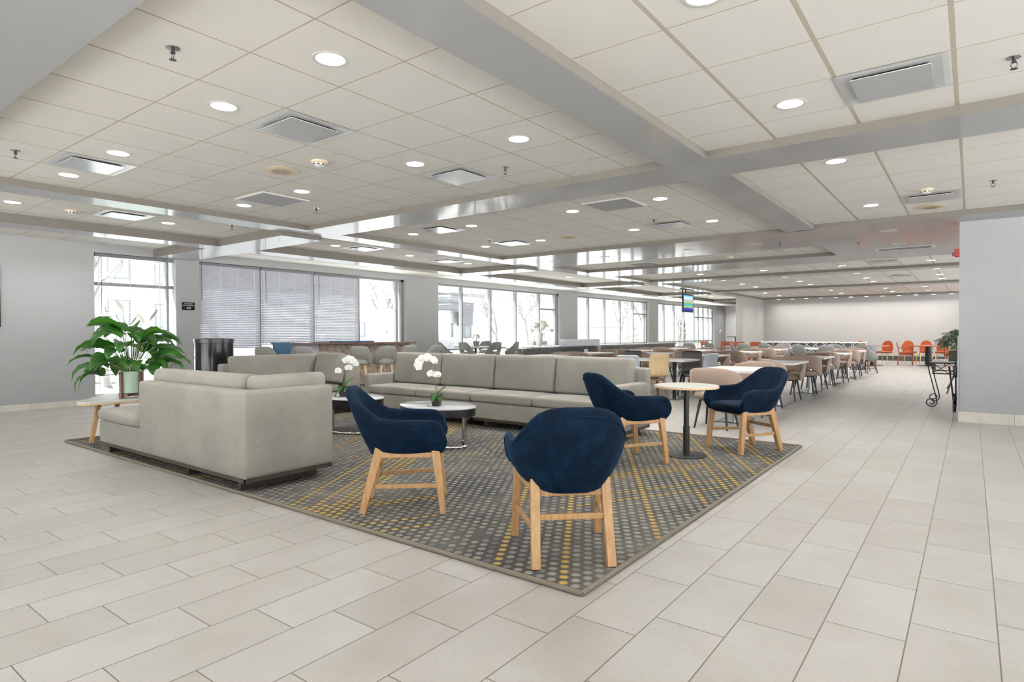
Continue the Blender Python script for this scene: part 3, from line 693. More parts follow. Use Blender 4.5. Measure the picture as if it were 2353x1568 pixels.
# small round table
t = thing('round_side_table', 'small round pale-top table on a black pedestal between two navy armchairs', 'table', (-2.317, 6.017, ZR))
MB().lathe([(.312, .694), (.318, .698), (.318, .716), (.314, .720)], n=64).build('table_top', M['paletop'], t)
MB().lathe([(.3165, .6935), (.3195, .6955), (.3195, .7135), (.3165, .7150)], n=64, cap=False).build('edge_band', M['oaklight'], t)
MB().lathe([(.027, .30), (.027, .69), (.09, .69), (.09, .6935)], n=32).build('column', M['blackmetal'], t)
MB().lathe([(.033, .012), (.033, .30), (.028, .302)], n=32).build('lower_sleeve', M['blackmetal'], t)
MB().lathe([(.20, 0), (.203, .003), (.203, .007), (.198, .010), (.035, .013), (.01, .013)], n=48).build('base_plate', M['blackmetal'], t)

# oval coffee tables
def oval_table(label, x, y):
    t = thing('coffee_table', label, 'coffee table', (x, y, ZR), 0, 'oval coffee tables')
    a, b = .50, .345
    def ell(r): return r
    MB().lathe([(.01, .425), (.99, .425), (1., .427), (1., .437), (.99, .439), (.01, .439)], n=72, sx=a, sy=b).build('stone_top', M['marble'], t)
    MB().lathe([(.975, .345), (.985, .343), (.985, .4245), (.975, .4245)], n=72, sx=a, sy=b).build('apron', M['gloss_black'], t)
    # flat chrome loops
    for sx in (-1, 1):
        x1 = sx*(a-.09)
        MB().box(x1-.016, x1+.016, -.028, .028, .014, .343).build('leg', M['chrome'], t, bevel=.002)
    MB().tube([(cos(k*PI/24)*(a-.055), -sin(k*PI/24)*(b-.05), .016) for k in range(25)], .016, 10).build('floor_ring', M['chrome'], t)
    MB().tube([(-(a-.055), 0, .016), (-(a-.10), .0, .016)], .0159, 10).build('floor_ring_end', M['chrome'], t)
    MB().tube([((a-.055), 0, .016), ((a-.10), .0, .016)], .0159, 10).build('floor_ring_end', M['chrome'], t)
    return t
oval_table('oval pale stone coffee table with an orchid, right of centre before the long sofa', -4.845, 5.00)
oval_table('oval coffee table with an orchid, half hidden behind the nearest corner sofa', -6.41, 5.02)

def orchid(label, x, y, z, stems, lean_):
    t = thing('potted_orchid', label, 'potted plant', (x, y, z), 0, 'white orchids on the oval tables')
    MB().lathe([(.052, 0), (.054, .002), (.080, .128), (.078, .132), (.072, .122), (.012, .118)], n=4, a0=PI/4, a1=PI/4+2*PI).build('pot', M['potblack'], t, angle=30, rot=(0, 0, .5))
    MB().lathe([(.052, .116), (.04, .128), (.004, .132)], n=12).build('moss', M['moss'], t)
    for ang, ln, wd, tilt in ((.3, .15, .034, 1.1), (2.6, .13, .04, .1), (3.8, .15, .042, -.3), (5.2, .16, .030, .35), (-.5, .13, .028, .2)):
        rows = []
        for k in range(9):
            f = k/8; ww = wd*sin(PI*min(1, .12+f*.88))**.7*(1 if f < .97 else .15); r_ = f*ln; z_ = .125+tilt*r_*.9-1.9*r_*r_*(1.4-tilt)*2.4
            rows.append([Vector((cos(ang)*r_-sin(ang)*s_*ww, sin(ang)*r_+cos(ang)*s_*ww, z_+abs(s_)*.006)) for s_ in (-1, -.5, 0, .5, 1)])
        MB().grid(rows).build('leaf', M['leaf'], t)
    ux, uy = rt.x, rt.y     # sprays spread sideways
    for pts, blooms in stems:
        P3 = [Vector((ux*a+uy*.3*b, uy*a-ux*.3*b, c)) for a, b, c in pts]
        fine = []
        for i in range(len(P3)-1):
            a, b, c, d = P3[max(i-1, 0)], P3[i], P3[i+1], P3[min(i+2, len(P3)-1)]
            for j in range(5):
                f = j/5; fine.append(.5*((2*b)+(c-a)*f+(2*a-5*b+4*c-d)*f*f+(3*b-a-3*c+d)*f**3))
        fine.append(P3[-1]); MB().tube(fine, .0032, 6, r2=.0018).build('stem', M['stem'], t)
        for (a, b, c, sc, yw) in blooms:
            sc = sc*1.28; C = Vector((ux*a+uy*.3*b, uy*a-ux*.3*b, c)); mb = MB()
            face = Vector((sin(yaw), -cos(yaw), 0)); face.rotate(Euler((0, 0, yw))); sd = face.cross(Vector((0, 0, 1)))
            for kk, (aa, ln, wd) in enumerate(((PI/2, .036, .017), (PI/2+2.2, .034, .016), (PI/2-2.2, .034, .016), (.15, .042, .030), (PI-.15, .042, .030))):
                rows = []
                for k in range(6):
                    f = k/5; ww = wd*sin(PI*(.1+f*.82))*sc; r_ = ln*f*sc
                    rows.append([C+sd*(cos(aa)*r_-sin(aa)*s_*ww)+Vector((0, 0, 1))*(sin(aa)*r_+cos(aa)*s_*ww)+face*(.004*kk/3+.012*f*(1-f)-.008*f*f) for s_ in (-1, -.4, .4, 1)])
                mb.grid(rows)
            mb.build('blossom', M['petal'], t)
    for (a, b, c) in lean_:
        MB().lathe([(.002, -.009), (.007, -.003), (.006, .005), (.001, .010)], (ux*a+uy*.3*b, uy*a-ux*.3*b, c), n=8).build('bud', M['stem'], t)
    return t
orchid('white orchid in a black pot on the coffee table right of centre', -4.78, 4.918, .455,
       [([(0, 0, .08), (-.01, 0, .20), (-.025, 0, .32), (-.045, 0, .43), (-.055, 0, .50), (-.09, 0, .545), (-.14, .02, .545), (-.19, .03, .50), (-.21, .03, .43)],
         [(-.06, 0, .36, .95, .5), (-.04, .02, .52, .9, -.3), (-.015, 0, .50, .85, .8), (-.10, .02, .55, .9, .2), (-.13, 0, .53, .95, -.2), (-.16, .02, .54, .8, .3), (-.19, .02, .50, .95, .4), (-.205, .03, .46, .9, 0), (-.195, .03, .425, .75, .6)]),
        ([(0, .02, .08), (.005, .02, .18), (-.02, .02, .30), (-.005, .01, .335), (.03, .01, .34), (.05, 0, .31)], [(.01, .0, .35, .85, .2)])],
       [(-.20, .03, .40), (-.185, .03, .385), (-.17, .03, .40), (.052, 0, .30), (.058, 0, .285), (.05, 0, .27)])
orchid('white orchid in a black pot on the half-hidden coffee table', -6.482, 4.957, .455,
       [([(0, 0, .08), (.015, 0, .22), (.03, 0, .36), (.045, 0, .45), (.07, 0, .49), (.12, .02, .46), (.16, .03, .40)],
         [(.04, 0, .46, .95, .2), (.07, 0, .49, .95, -.2), (.10, .01, .48, .95, .3), (.13, .02, .45, .95, .1), (.155, .02, .42, .9, -.3), (.02, 0, .47, .8, .6)]),
        ([(0, .02, .08), (.02, .02, .2), (.05, .02, .30), (.06, .01, .36)], [(.065, 0, .37, .95, .3)]),
        ([(0, .02, .08), (-.01, .02, .2), (-.06, .02, .32)], [(-.07, 0, .33, .95, -.2)])],
       [(.17, .03, .36), (.175, .03, .34), (.16, .03, .33), (-.09, .0, .285), (-.1, 0, .27)])
# plant table at the chaise end
t = thing('corner_table', 'low white rounded-triangle table with splayed wooden legs by the chaise end', 'table', (-8.32, 3.10, ZR))
def rtri(r_, c=.10, n=8, rot=.0):
    pts = []
    for k in range(3):
        a = rot+k*2*PI/3; cx, cy_ = cos(a)*(r_-c), sin(a)*(r_-c)
        for j in range(n+1): b = a-PI/3+2*PI/3*j/n; pts.append((cx+cos(b)*c, cy_+sin(b)*c))
    return pts
RT = rtri(.62, .12, 8, -1.15)
MB().poly(RT, .462, .486).build('table_top', M['whitetop'], t, bevel=.002)
MB().poly(rtri(.618, .12, 8, -1.15), .440, .4618).build('edge_board', M['oaklight'], t, bevel=.004)
for k in range(3):
    a = -1.15+k*2*PI/3
    MB().bar((cos(a)*.38, sin(a)*.38, .44), (cos(a)*.50+.04, sin(a)*.5+.0, 0), .05, .05, .038, .038).build('leg', M['ash'], t, bevel=.004)
# leafy plant
t = thing('potted_peace_lily', 'large glossy-leaved peace lily in a pale green pot by the narrow window', 'potted plant', (-8.20, 3.12, .50))
MB().lathe([(.115, .055), (.124, .058), (.131, .31), (.128, .318), (.120, .312), (.112, .285), (.02, .28)], n=40).build('pot', M['mint'], t)
MB().lathe([(.118, .272), (.02, .29)], n=20).build('soil', M['soil'], t)
for k in range(4):
    a = k*PI/2+.35; MB().bar((cos(a)*.145, sin(a)*.145, .0), (cos(a)*.145, sin(a)*.145, .315), .04, .022, side=(-sin(a), cos(a), 0)).build('wooden_post', M['walnut'], t, bevel=.002)
MB().bar((-.1, -.1, .03), (.1, .1, .03), .04, .03).bar((-.1, .1, .031), (.1, -.1, .031), .04, .03).build('pot_cross_base', M['walnut'], t)
rnd = random.Random(5)
def lily_leaf(base, az, reach, rise, droop, ln, wd, twist=0, mat='leaf', nm='leaf'):
    d = Vector((cos(az), sin(az), 0)); sd = Vector((-sin(az), cos(az), 0)); up_ = Vector((0, 0, 1))
    tip = base+d*reach*.55+up_*rise
    st = [base.lerp(tip, f)+up_*sin(f*PI/2)*.04*(1-f) for f in (0, .25, .5, .75, 1)]
    MB().tube(st, .0052, 6, r2=.003).build('petiole', M['stem'], t)
    rows = []; N = 14
    for k in range(N+1):
        f = k/N; ang = .75-droop*f*1.35
        if k == 0: c = tip.copy()
        else: c = c+(d*cos(ang)+up_*sin(ang))*ln/N
        ww = wd*(sin(PI*min(1, (f*.97+.02))**.78)**.85)*(1-.25*f)
        nrm = (-d*sin(ang)+up_*cos(ang)); s2 = (sd*cos(twist)+nrm*sin(twist))
        rows.append([c+s2*ww*q+nrm*(abs(q)*ww*.35+.006*sin(k*2.1+q*3)*abs(q)) for q in (-1, -.75, -.5, -.25, 0, .25, .5, .75, 1)])
    MB().grid(rows).build(nm, M[mat], t)
vr = Vector((rt.x, rt.y, 0)); azr = math.atan2(rt.y, rt.x)
spec = []
for i in range(58):
    az = azr+i*2.399963+rnd.uniform(-.3, .3); lvl = rnd.random()**1.15
    reach = (.10+.46*(1-lvl)**.8)*rnd.uniform(.8, 1.15); rise = .02+.50*lvl+rnd.uniform(-.04, .08)
    spec.append((az, reach, rise, 1.0+.55*(1-lvl)+rnd.uniform(-.3, .3), .37+rnd.uniform(-.07, .08), .100+rnd.uniform(-.02, .018), rnd.uniform(-.6, .6)))
for az, reach, rise, dr, ln, wd, tw in spec:
    b = Vector((cos(az)*.03, sin(az)*.03, .28)); lily_leaf(b, az, reach, rise, dr, ln, wd, tw)
for (sx_, h, az) in ((-.10, .78, azr+PI), (.24, .66, azr+.3), (.14, .62, azr+PI*.9), (.0, .60, azr+.6)):
    b = Vector((0, 0, .28)); e = Vector((vr.x*sx_, vr.y*sx_, .28+h))
    MB().tube([b.lerp(e, f)+Vector((0, 0, sin(f*PI)*.03)) for f in (0, .25, .5, .75, 1)], .004, 6, r2=.0025).build('flower_stalk', M['stem'], t)
    rows = []; d = Vector((cos(az), sin(az), 0)); sd = Vector((cos(az+1.2), sin(az+1.2), .2))
    for k in range(9):
        f = k/8; c = e+d*(.08*f)+Vector((0, 0, .14*f)); ww = .042*sin(PI*min(1, f*.96+.03)**.8)
        rows.append([c+sd*ww*q+Vector((0, 0, .0))-d*(1-q*q)*.01 for q in (-1, -.5, 0, .5, 1)])
    MB().grid(rows).build('flower_spathe', M['spathe'], t)
# ================================================================== DINING FURNITURE
def disc_seat(t, mat, z0, z1, a=.24, b=.245, nm='seat', cx=.0):
    ring = [Vector((cx+a*math.copysign(abs(cos(k*PI/14))**.75, cos(k*PI/14)), b*abs(sin(k*PI/14))**.75, 0)) for k in range(15)]
    return cushion_poly(ring, z0, z1, .03, .012).build(nm, mat, t, angle=80)
def legs(t, mat, tops, feet, zt, r0=.02, r1=.012, n=8):
    for (a, b), (c, d) in zip(tops, feet): MB().tube([(a, b, zt), (c, d, 0)], r0, n, r2=r1).build('leg', mat, t)
def make_mocha():
    t = thing('barrel_chair', 'x', 'chair', (0, 0, 0), 0, 'mocha barrel dining chairs')
    top = [(-.30, 0, .795), (-.288, .15, .790), (-.235, .258, .772), (-.12, .318, .735), (.02, .325, .68), (.14, .312, .605), (.215, .298, .52)]
    bot = [(-.28, 0, .565), (-.267, .13, .555), (-.215, .235, .51), (-.11, .288, .43), (.0, .298, .395), (.12, .292, .39), (.19, .286, .40)]
    mb, T, B, P = shell(top, bot, .012, .034, 12, 6); mb.build('wrap_back', M['mocha'], t, angle=80)
    disc_seat(t, M['mocha'], .395, .48, .265, .278)
    MB().lathe([(.01, .375), (.20, .375), (.215, .394), (.01, .394)], n=20).build('seat_base', M['blackwood'], t)
    legs(t, M['blackwood'], [(-.15, -.16), (-.15, .16), (.15, -.16), (.15, .16)], [(-.235, -.215), (-.235, .215), (.235, -.215), (.235, .215)], .376)
    return t
def make_grey():
    t = thing('upholstered_chair', 'x', 'chair', (0, 0, 0), 0, 'grey upholstered dining chairs')
    top = [(-.30, 0, .87), (-.29, .12, .866), (-.255, .20, .83), (-.17, .255, .70), (-.05, .27, .62), (.08, .265, .575), (.16, .255, .52)]
    bot = [(-.22, 0, .42), (-.21, .10, .42), (-.18, .17, .42), (-.12, .215, .415), (-.02, .235, .41), (.09, .235, .41), (.14, .235, .41)]
    mb, T, B, P = shell(top, bot, .015, .034, 12, 7); mb.build('tub_back', M['greyfab'], t, angle=80)
    disc_seat(t, M['greyfab'], .40, .48, .24, .235)
    MB().box(-.15, .17, -.16, .16, .36, .399).build('seat_frame', M['walnut'], t, bevel=.004)
    legs(t, M['walnut'], [(-.13, -.14), (-.13, .14), (.14, -.14), (.14, .14)], [(-.24, -.20), (-.24, .20), (.21, -.20), (.21, .20)], .37, .022, .013)
    MB().tube([(-.17, -.165, .16), (-.17, .165, .16)], .007, 6).tube([(-.17, -.165, .158), (.165, -.165, .158)], .007, 6).tube([(-.17, .165, .158), (.165, .165, .158)], .007, 6).build('stretcher', M['blackmetal'], t)
    return t
def make_stool():
    t = thing('bar_stool', 'x', 'stool', (0, 0, 0), 0, 'grey bar stools')
    top = [(-.225, 0, 1.005), (-.22, .10, 1.0), (-.19, .165, .985), (-.11, .205, .90), (.0, .212, .80), (.09, .205, .73), (.14, .198, .68)]
    bot = [(-.205, 0, .80), (-.19, .085, .79), (-.155, .145, .75), (-.09, .178, .665), (-.01, .187, .64), (.07, .187, .64), (.12, .187, .645)]
    mb, T, B, P = shell(top, bot, .010, .030, 12, 6); mb.build('curved_back', M['greyfab'], t, angle=80)
    disc_seat(t, M['greyfab'], .64, .74, .19, .18)
    legs(t, M['oaklight'], [(-.12, -.10), (-.12, .10), (.12, -.10), (.12, .10)], [(-.20, -.17), (-.20, .17), (.20, -.17), (.20, .17)], .645, .022, .014)
    MB().tube([(-.175, -.147, .22), (.175, -.147, .22), (.175, .147, .22), (-.175, .147, .22)], .008, 6, closed=True).build('footrest', M['blackmetal'], t)
    return t
def make_dtable(lx, ly, nm='dining_table', top='whitetop', h=.75):
    t = thing(nm, 'x', 'table', (0, 0, 0), 0)
    MB().box(-lx/2, lx/2, -ly/2, ly/2, h-.032, h).build('table_top', M[top], t, bevel=.003)
    MB().lathe([(.038, .012), (.038, h-.045), (.12, h-.045), (.12, h-.033)], n=20).build('column', M['steel'], t)
    MB().box(-.19, .19, -.30, .30, .006, .014).build('base_plate', M['steel'], t, bevel=.003)
    MB().box(-.195, .195, -.305, .305, 0.0, .0055).build('base_rim', M['blackmetal'], t)
    return t
mocha, grey, stool = Proto(make_mocha()), Proto(make_grey()), Proto(make_stool())
dt = Proto(make_dtable(.76, 1.17)); dtx = None
NTH = ['nearest', 'second', 'third', 'fourth', 'fifth', 'sixth']
GC, GT = 'mocha barrel chairs at the dining tables', 'white dining tables'
rj = random.Random(11)
def row(xc, ys, rowname, g0=.62, g1=.70):
    for k, yc in enumerate(ys):
        n = NTH[k]
        dt.put((xc, yc, 0), 0, 'white rectangular dining table, %s in the row %s' % (n, rowname), GT)
        fy = yc-g0-((.16, .22)[k] if k < 2 and xc > -3 else 0)
        mocha.put((xc+rj.uniform(-.05, .05), fy, 0), PI/2+rj.uniform(-.12, .12), 'mocha barrel chair, near side of the %s table in the row %s' % (n, rowname), GC)
        mocha.put((xc+rj.uniform(-.05, .05), yc+g1, 0), -PI/2+rj.uniform(-.12, .12), 'mocha barrel chair, far side of the %s table in the row %s' % (n, rowname), GC)
row(-2.71, [8.90, 11.36, 13.98, 16.40, 18.95], 'along the walkway')
row(-4.82, [13.62, 16.45, 19.25], 'second from the walkway')
row(-6.45, [14.30, 17.4], 'third from the walkway')
row(-7.85, [11.45, 13.75, 16.2, 18.95], 'nearest the windows')
# plywood table and its chairs
t = make_dtable(1.7, .8); t.location = (-5.05, 11.2, 0); tag(t, 'long white table with plywood chairs, just behind the right end of the long sofa', 'table')
for c in kids(t):
    if c.name.startswith('column'): c.data.materials[0] = M['blackmetal']; c.location = (-.5, 0, 0)
    if c.name.startswith('base'): c.location = (-.5, 0, 0)
for nm, m_, f_ in (('column', 'blackmetal', lambda: MB().lathe([(.038, .012), (.038, .705), (.12, .705), (.12, .717)], (.5, 0, 0), n=20)), ('base_plate', 'steel', lambda: MB().box(.31, .69, -.30, .30, .006, .014)), ('base_rim', 'blackmetal', lambda: MB().box(.305, .695, -.305, .305, 0, .0055))):
    f_().build(nm, M[m_], t)
def make_ply(shellm, legm):
    t = thing('plywood_chair', 'x', 'chair', (0, 0, 0), 0, 'plywood chairs at the long white table')
    prof = [(.235, .432), (.21, .452), (.12, .450), (.0, .440), (-.12, .437), (-.175, .448), (-.205, .48), (-.222, .56), (-.236, .70), (-.262, .80), (-.292, .885)]
    rows = []
    for i, (x, z) in enumerate(prof):
        wd = .205 if i < 5 else .20
        rows.append([Vector((x+(.022*(y/wd)**2 if i > 6 else 0), y, z+(.018*(y/wd)**2 if i < 5 else 0))) for y in [wd*q for q in (-1, -.6, -.2, .2, .6, 1)]])
    o_ = MB().grid(rows).build('bent_shell', M[shellm], t, angle=80)
    sd = o_.modifiers.new('solid', 'SOLIDIFY'); sd.thickness = .011; sd.offset = 0
    sb = o_.modifiers.new('sub', 'SUBSURF'); sb.levels = sb.render_levels = 1
    for sy in (-1, 1):
        MB().bar((-.13, sy*.13, .425), (-.225, sy*.20, 0), .038, .045, .028, .028).build('leg', M[legm], t, bevel=.004)
        MB().bar((.13, sy*.13, .425), (.215, sy*.20, 0), .038, .045, .028, .028).build('leg', M[legm], t, bevel=.004)
    MB().box(-.15, .15, -.15, .15, .375, .415).build('seat_frame', M[legm], t, bevel=.004)
    return t
for sm, lm, x, y, a, lb in (('oaklight', 'walnut', -4.72, 10.62, 140, 'tan plywood chair with its back to the camera at the long white table'),
                        ('silver', 'walnut', -4.08, 11.32, 160, 'silver-backed plywood chair at the right end of the long white table'),
                        ('silver', 'walnut', -4.76, 9.75, 105, 'silver-backed plywood chair showing above the right end of the long sofa'),
                        ('blackwood', 'blackwood', -5.80, 11.78, -85, 'black plywood chair on the far left side of the long white table'),
                        ('blackwood', 'blackwood', -4.55, 12.0, -80, 'black plywood chair on the far right side of the long white table')):
    q = make_ply(sm, lm); q.location = (x, y, 0); q.rotation_euler = (0, 0, a*D2R); q['label'] = lb
# grey chairs around two-seat tables in front of the partition
GG = 'grey upholstered dining chairs'
for x, y, a, lb in ((-2.53, 21.25, 60, 'grey upholstered chair with walnut legs beside the walkway, at the end of the patterned partition'),
                    (-3.35, 21.35, 80, 'grey upholstered chair just left of the one beside the walkway, before the partition'),
                    (-3.48, 19.78, 125, 'grey upholstered chair right of the small white table before the partition'),
                    (-4.08, 20.15, 60, 'grey upholstered chair left of the small white table before the partition'),
                    (-5.55, 21.9, 75, 'grey upholstered chair at the left end of the patterned partition'),
                    (-6.25, 21.6, 100, 'grey upholstered chair by the wall pier, left of the partition'),
                    (-7.25, 21.4, 70, 'grey upholstered chair in front of the red wooden chairs left of the pier'),
                    (-7.95, 20.9, 110, 'grey upholstered chair turned towards the skirted tables')):
    grey.put((x, y, 0), a*D2R, lb, GG)
st_ = Proto(make_dtable(.75, .75, 'small_table'))
st_.put((-3.60, 20.55, 0), 0, 'small square white table between the two pale grey chairs at the partition', 'small square tables')
st_.put((-4.35, 21.5, 0), 0, 'small square white table against the patterned partition', 'small square tables')
# quatrefoil partition
t = thing('partition_screen', 'long low partition with a white quatrefoil lattice over charcoal panels', 'partition', (-4.25, 22.2, 0))
MB().box(-1.55, 1.55, -.04, .04, .04, .895).build('panel', M['quatre_dark'], t)
MB().box(-1.6, 1.6, -.07, .07, .896, .94).build('top_cap', M['white'], t, bevel=.004)
MB().box(-1.55, 1.55, -.05, .05, 0, .039).build('plinth', M['white'], t)
lt = MB(); cw, chh = .27, .24
for i in range(-6, 7):
    for j in range(-2, 3):
        cx, cz = i*cw+(cw/2 if j % 2 else 0), .48+j*chh*.75
        for k in range(4):
            a0 = k*PI/2; ccx, ccz = cx+cos(a0)*cw*.24, cz+sin(a0)*chh*.24
            pts = [(ccx+cos(a0+q)*cw*.21, ccz+sin(a0+q)*chh*.21) for q in [(-1.75+3.5*m_/8) for m_ in range(9)]]
            pts = [(x, z) for x, z in pts if abs(x) < 1.54 and .05 < z < .89]
            if len(pts) > 2: lt.tube([(x, -.047, z) for x, z in pts], .0085, 4)
lt.build('lattice', M['white'], t)
# banquettes beside the partition ends in mottled print
for x, y, a, lb in ((-2.72, 22.55, 160, 'mottled print chair at the right end of the partition'), (-6.75, 22.6, 20, 'mottled print chair in front of the red chairs left of the pier'), (-5.0, 21.55, -80, 'mottled print chair in front of the middle of the partition')):
    q = copy_tree(grey.root); q.location = (x, y, 0); q.rotation_euler = (0, 0, a*D2R); q['label'] = lb; q['group'] = 'mottled print chairs'
    for c in kids(q):
        if c.name.startswith(('tub_back', 'seat')) and not c.name.startswith('seat_frame'):
            c.data = c.data.copy(); c.data.materials[0] = M['patternfab']
# cherry wood chairs and tables at the far wall
def make_cherry():
    t = thing('cherry_armchair', 'x', 'chair', (0, 0, 0), 0, 'cherry wooden chairs')
    MB().rbox(-.22, .22, -.22, .22, .42, .49, .02, 2, n=2).build('seat_pad', M['orange'], t)
    MB().box(-.23, .23, -.23, .23, .37, .419).build('seat_frame', M['redwood'], t, bevel=.004)
    for sy in (-1, 1):
        MB().bar((-.21, sy*.205, .42), (-.26, sy*.205, 0), .035, .04).build('leg', M['redwood'], t, bevel=.003)
        MB().bar((.21, sy*.205, .60), (.21, sy*.205, 0), .035, .04).build('leg', M['redwood'], t, bevel=.003)
        MB().bar((-.21, sy*.205, .42), (-.29, sy*.205, .86), .035, .04).build('back_post', M['redwood'], t, bevel=.003)
        MB().bar((-.25, sy*.205, .65), (.24, sy*.22, .62), .045, .028).build('arm_rest', M['redwood'], t, bevel=.003)
    MB().bar((-.285, -.22, .80), (-.285, .22, .80), .025, .17).build('top_rail', M['redwood'], t, bevel=.004)
    MB().bar((-.25, -.20, .62), (-.25, .20, .62), .02, .05).build('back_rail', M['redwood'], t, bevel=.004)
    return t
def make_banquet():
    t = thing('banquet_chair', 'x', 'chair', (0, 0, 0), 0, 'orange banquet chairs')
    MB().rbox(-.22, .22, -.215, .215, .43, .50, .03, 2, n=2).build('seat_pad', M['orange'], t)
    rows = []
    pts = [(cos(a)*.20, .66+sin(a)*.235) for a in [k*2*PI/20 for k in range(20)]]
    MB().add([(-.215-.05*(z-.45), y, z) for y, z in pts]+[(-.25-.05*(z-.45), y, z) for y, z in pts], []) 
    mb = MB(); mb.add([(-.205-.12*(z-.45), y, z) for y, z in pts]+[(-.245-.12*(z-.45), y, z) for y, z in pts], [tuple(range(20)), tuple(range(20, 40))[::-1]]+[(k, 20+k, 20+(k+1) % 20, (k+1) % 20) for k in range(20)])
    mb.build('oval_back', M['orange'], t, bevel=.006)
    MB().tube([(-.225-.12*(z-.45), y*1.06, .66+(z-.66)*1.06) for y, z in pts], .011, 8, closed=True).build('back_tube', M['brass'], t)
    for sy in (-1, 1):
        MB().tube([(-.22, sy*.19, .47), (-.27, sy*.20, 0)], .0125, 8).build('leg', M['brass'], t)
        MB().tube([(.20, sy*.19, .44), (.22, sy*.20, 0)], .0125, 8).build('leg', M['brass'], t)
    return t
cherry, banq = Proto(make_cherry()), Proto(make_banquet())
def pedtable(x, y, r, lb, cat='table'):
    t = thing('pedestal_table', lb, cat, (x, y, 0))
    MB().lathe([(.01, .715), (r-.01, .715), (r, .72), (r, .74), (r-.01, .75), (.01, .75)], n=40).build('table_top', M['redwood'], t)
    MB().lathe([(.11, .03), (.11, .71), (.3, .7145)], n=20).build('column', M['blackwood'], t)
    MB().lathe([(.34, 0), (.34, .012), (.12, .03)], n=24).build('base_plate', M['blackwood'], t); return t
pedtable(-1.25, 27.2, .66, 'round cherry-topped pedestal table in front of the far wall, right of the doorway plant')
pedtable(-2.95, 26.5, .52, 'cherry-topped pedestal table behind the grey chair at the partition end')
cherry.put((-1.97, 27.35, 0), 5*D2R, 'cherry wood armchair at the left of the right-hand round table', 'cherry wood armchairs')
cherry.put((-.45, 26.75, 0), 130*D2R, 'cherry wood armchair hidden partly by the leafy plant on the cart', 'cherry wood armchairs')
for i, (x, y, a) in enumerate(((-1.93, 28.4, -75), (-1.40, 28.75, -85), (-.88, 28.5, -92), (-.32, 28.75, -100))):
    banq.put((x, y, 0), a*D2R, 'orange oval-backed banquet chair behind the right-hand round table, %s from the left' % NTH[i].replace('nearest', 'first'), 'orange banquet chairs')
for x, y, a, lb in ((-3.35, 27.5, -50, 'tall orange oval-backed banquet chair behind the left round table'), (-3.65, 25.7, 40, 'orange banquet chair with pale rim in front of the left round table'), (-2.7, 27.7, -110, 'orange banquet chair with a brass frame right of the left round table')):
    banq.put((x, y, 0), a*D2R, lb, 'orange banquet chairs')
for i, (x, y, a) in enumerate(((-7.25, 24.6, 90), (-6.65, 24.7, 95), (-6.05, 24.9, 70), (-5.45, 25.2, 80), (-4.9, 25.4, 90), (-4.3, 25.4, 100), (-8.6, 24.9, 60), (-7.95, 25.0, 110))):
    cherry.put((x, y, 0), a*D2R, 'cherry wood armchair seen over the %s, %s from the left' % ('grey chairs' if i > 5 else 'partition', ('first', 'second', 'third', 'fourth', 'fifth', 'sixth', 'first', 'second')[i]), 'cherry wood armchairs')
# ---- bar counter and stools
bd = Vector((1.35, 2.7, 0)); L_ = bd.length; ba = math.atan2(bd.y, bd.x)
t = thing('bar_counter', 'long bar counter with a dark red top and diagonal grey plank front, before the blinds', 'bar counter', (-11.32, 6.92, 0), ba)
MB().box(0, L_, .0, .62, 1.035, 1.075).build('counter_top', M['bartop'], t, bevel=.004)
fr_ = MB()
k = 0; x = .95
fr_.box(.92, L_-.12, .12, .5, .0, 1.034); fr_.build('body', M['dark'], t)
fp = MB(); n_ = 26; 
for i in range(-8, n_):
    x0 = .92+i*.125; pts = [(x0, 0.), (x0+.121, 0.), (x0+.121+1.03, 1.03), (x0+1.03, 1.03)]
    lo, hi = .92, L_-.12
    cl = []
    def clip(ps, f_in, inter):
        out = []
        for a, b in zip(ps, ps[1:]+ps[:1]):
            ia, ib = f_in(a), f_in(b)
            if ia: out.append(a)
            if ia != ib: out.append(inter(a, b))
        return out
    for bound, sg in ((lo, 1), (hi, -1)):
        if not pts: break
        pts = clip(pts, lambda p, b_=bound, s_=sg: s_*(p[0]-b_) >= 0, lambda a, b, b_=bound: (b_, a[1]+(b[1]-a[1])*(b_-a[0])/(b[0]-a[0])))
    if len(pts) > 2:
        m_ = len(pts); off = .002*(i % 3)
        fp.add([(x, .10-off, z) for x, z in pts]+[(x, .119, z) for x, z in pts], [tuple(range(m_)), tuple(range(m_, 2*m_))[::-1]]+[(a, m_+a, m_+(a+1) % m_, (a+1) % m_) for a in range(m_)])
fp.build('plank_front', M['barwood'], t, smooth=False)
MB().box(.05, .919, .12, .5, 0, 1.034).build('pale_end_panel', M['greywhite'], t)
t = thing('draped_cloth', 'blue cloth draped over the left end of the bar counter', 'cloth', (-11.32, 6.92, 0), ba)
rows = [[Vector((-.02+.06*i+.012*sin(i*2.+j), -.012-.01*sin(i*3+j*1.3)-.002*j, 1.083-j*.06 if j else 1.083)) for j in range(8)] for i in range(7)]
o_ = MB().grid([[Vector((r_[0].x, .25, 1.084))]+r_ for r_ in rows]).build('cloth', M['bluecloth'], t); sm = o_.modifiers.new('s', 'SOLIDIFY'); sm.thickness = .004
t = tag(MB().rbox(0, .9, 0, .35, 0, .03, .008, 2, n=1).build('serving_tray', M['bluecloth'], None, loc=(-10.9, 8.05, 1.076), rot=(0, 0, ba)), 'flat dark tray lying on the bar counter', 'tray')
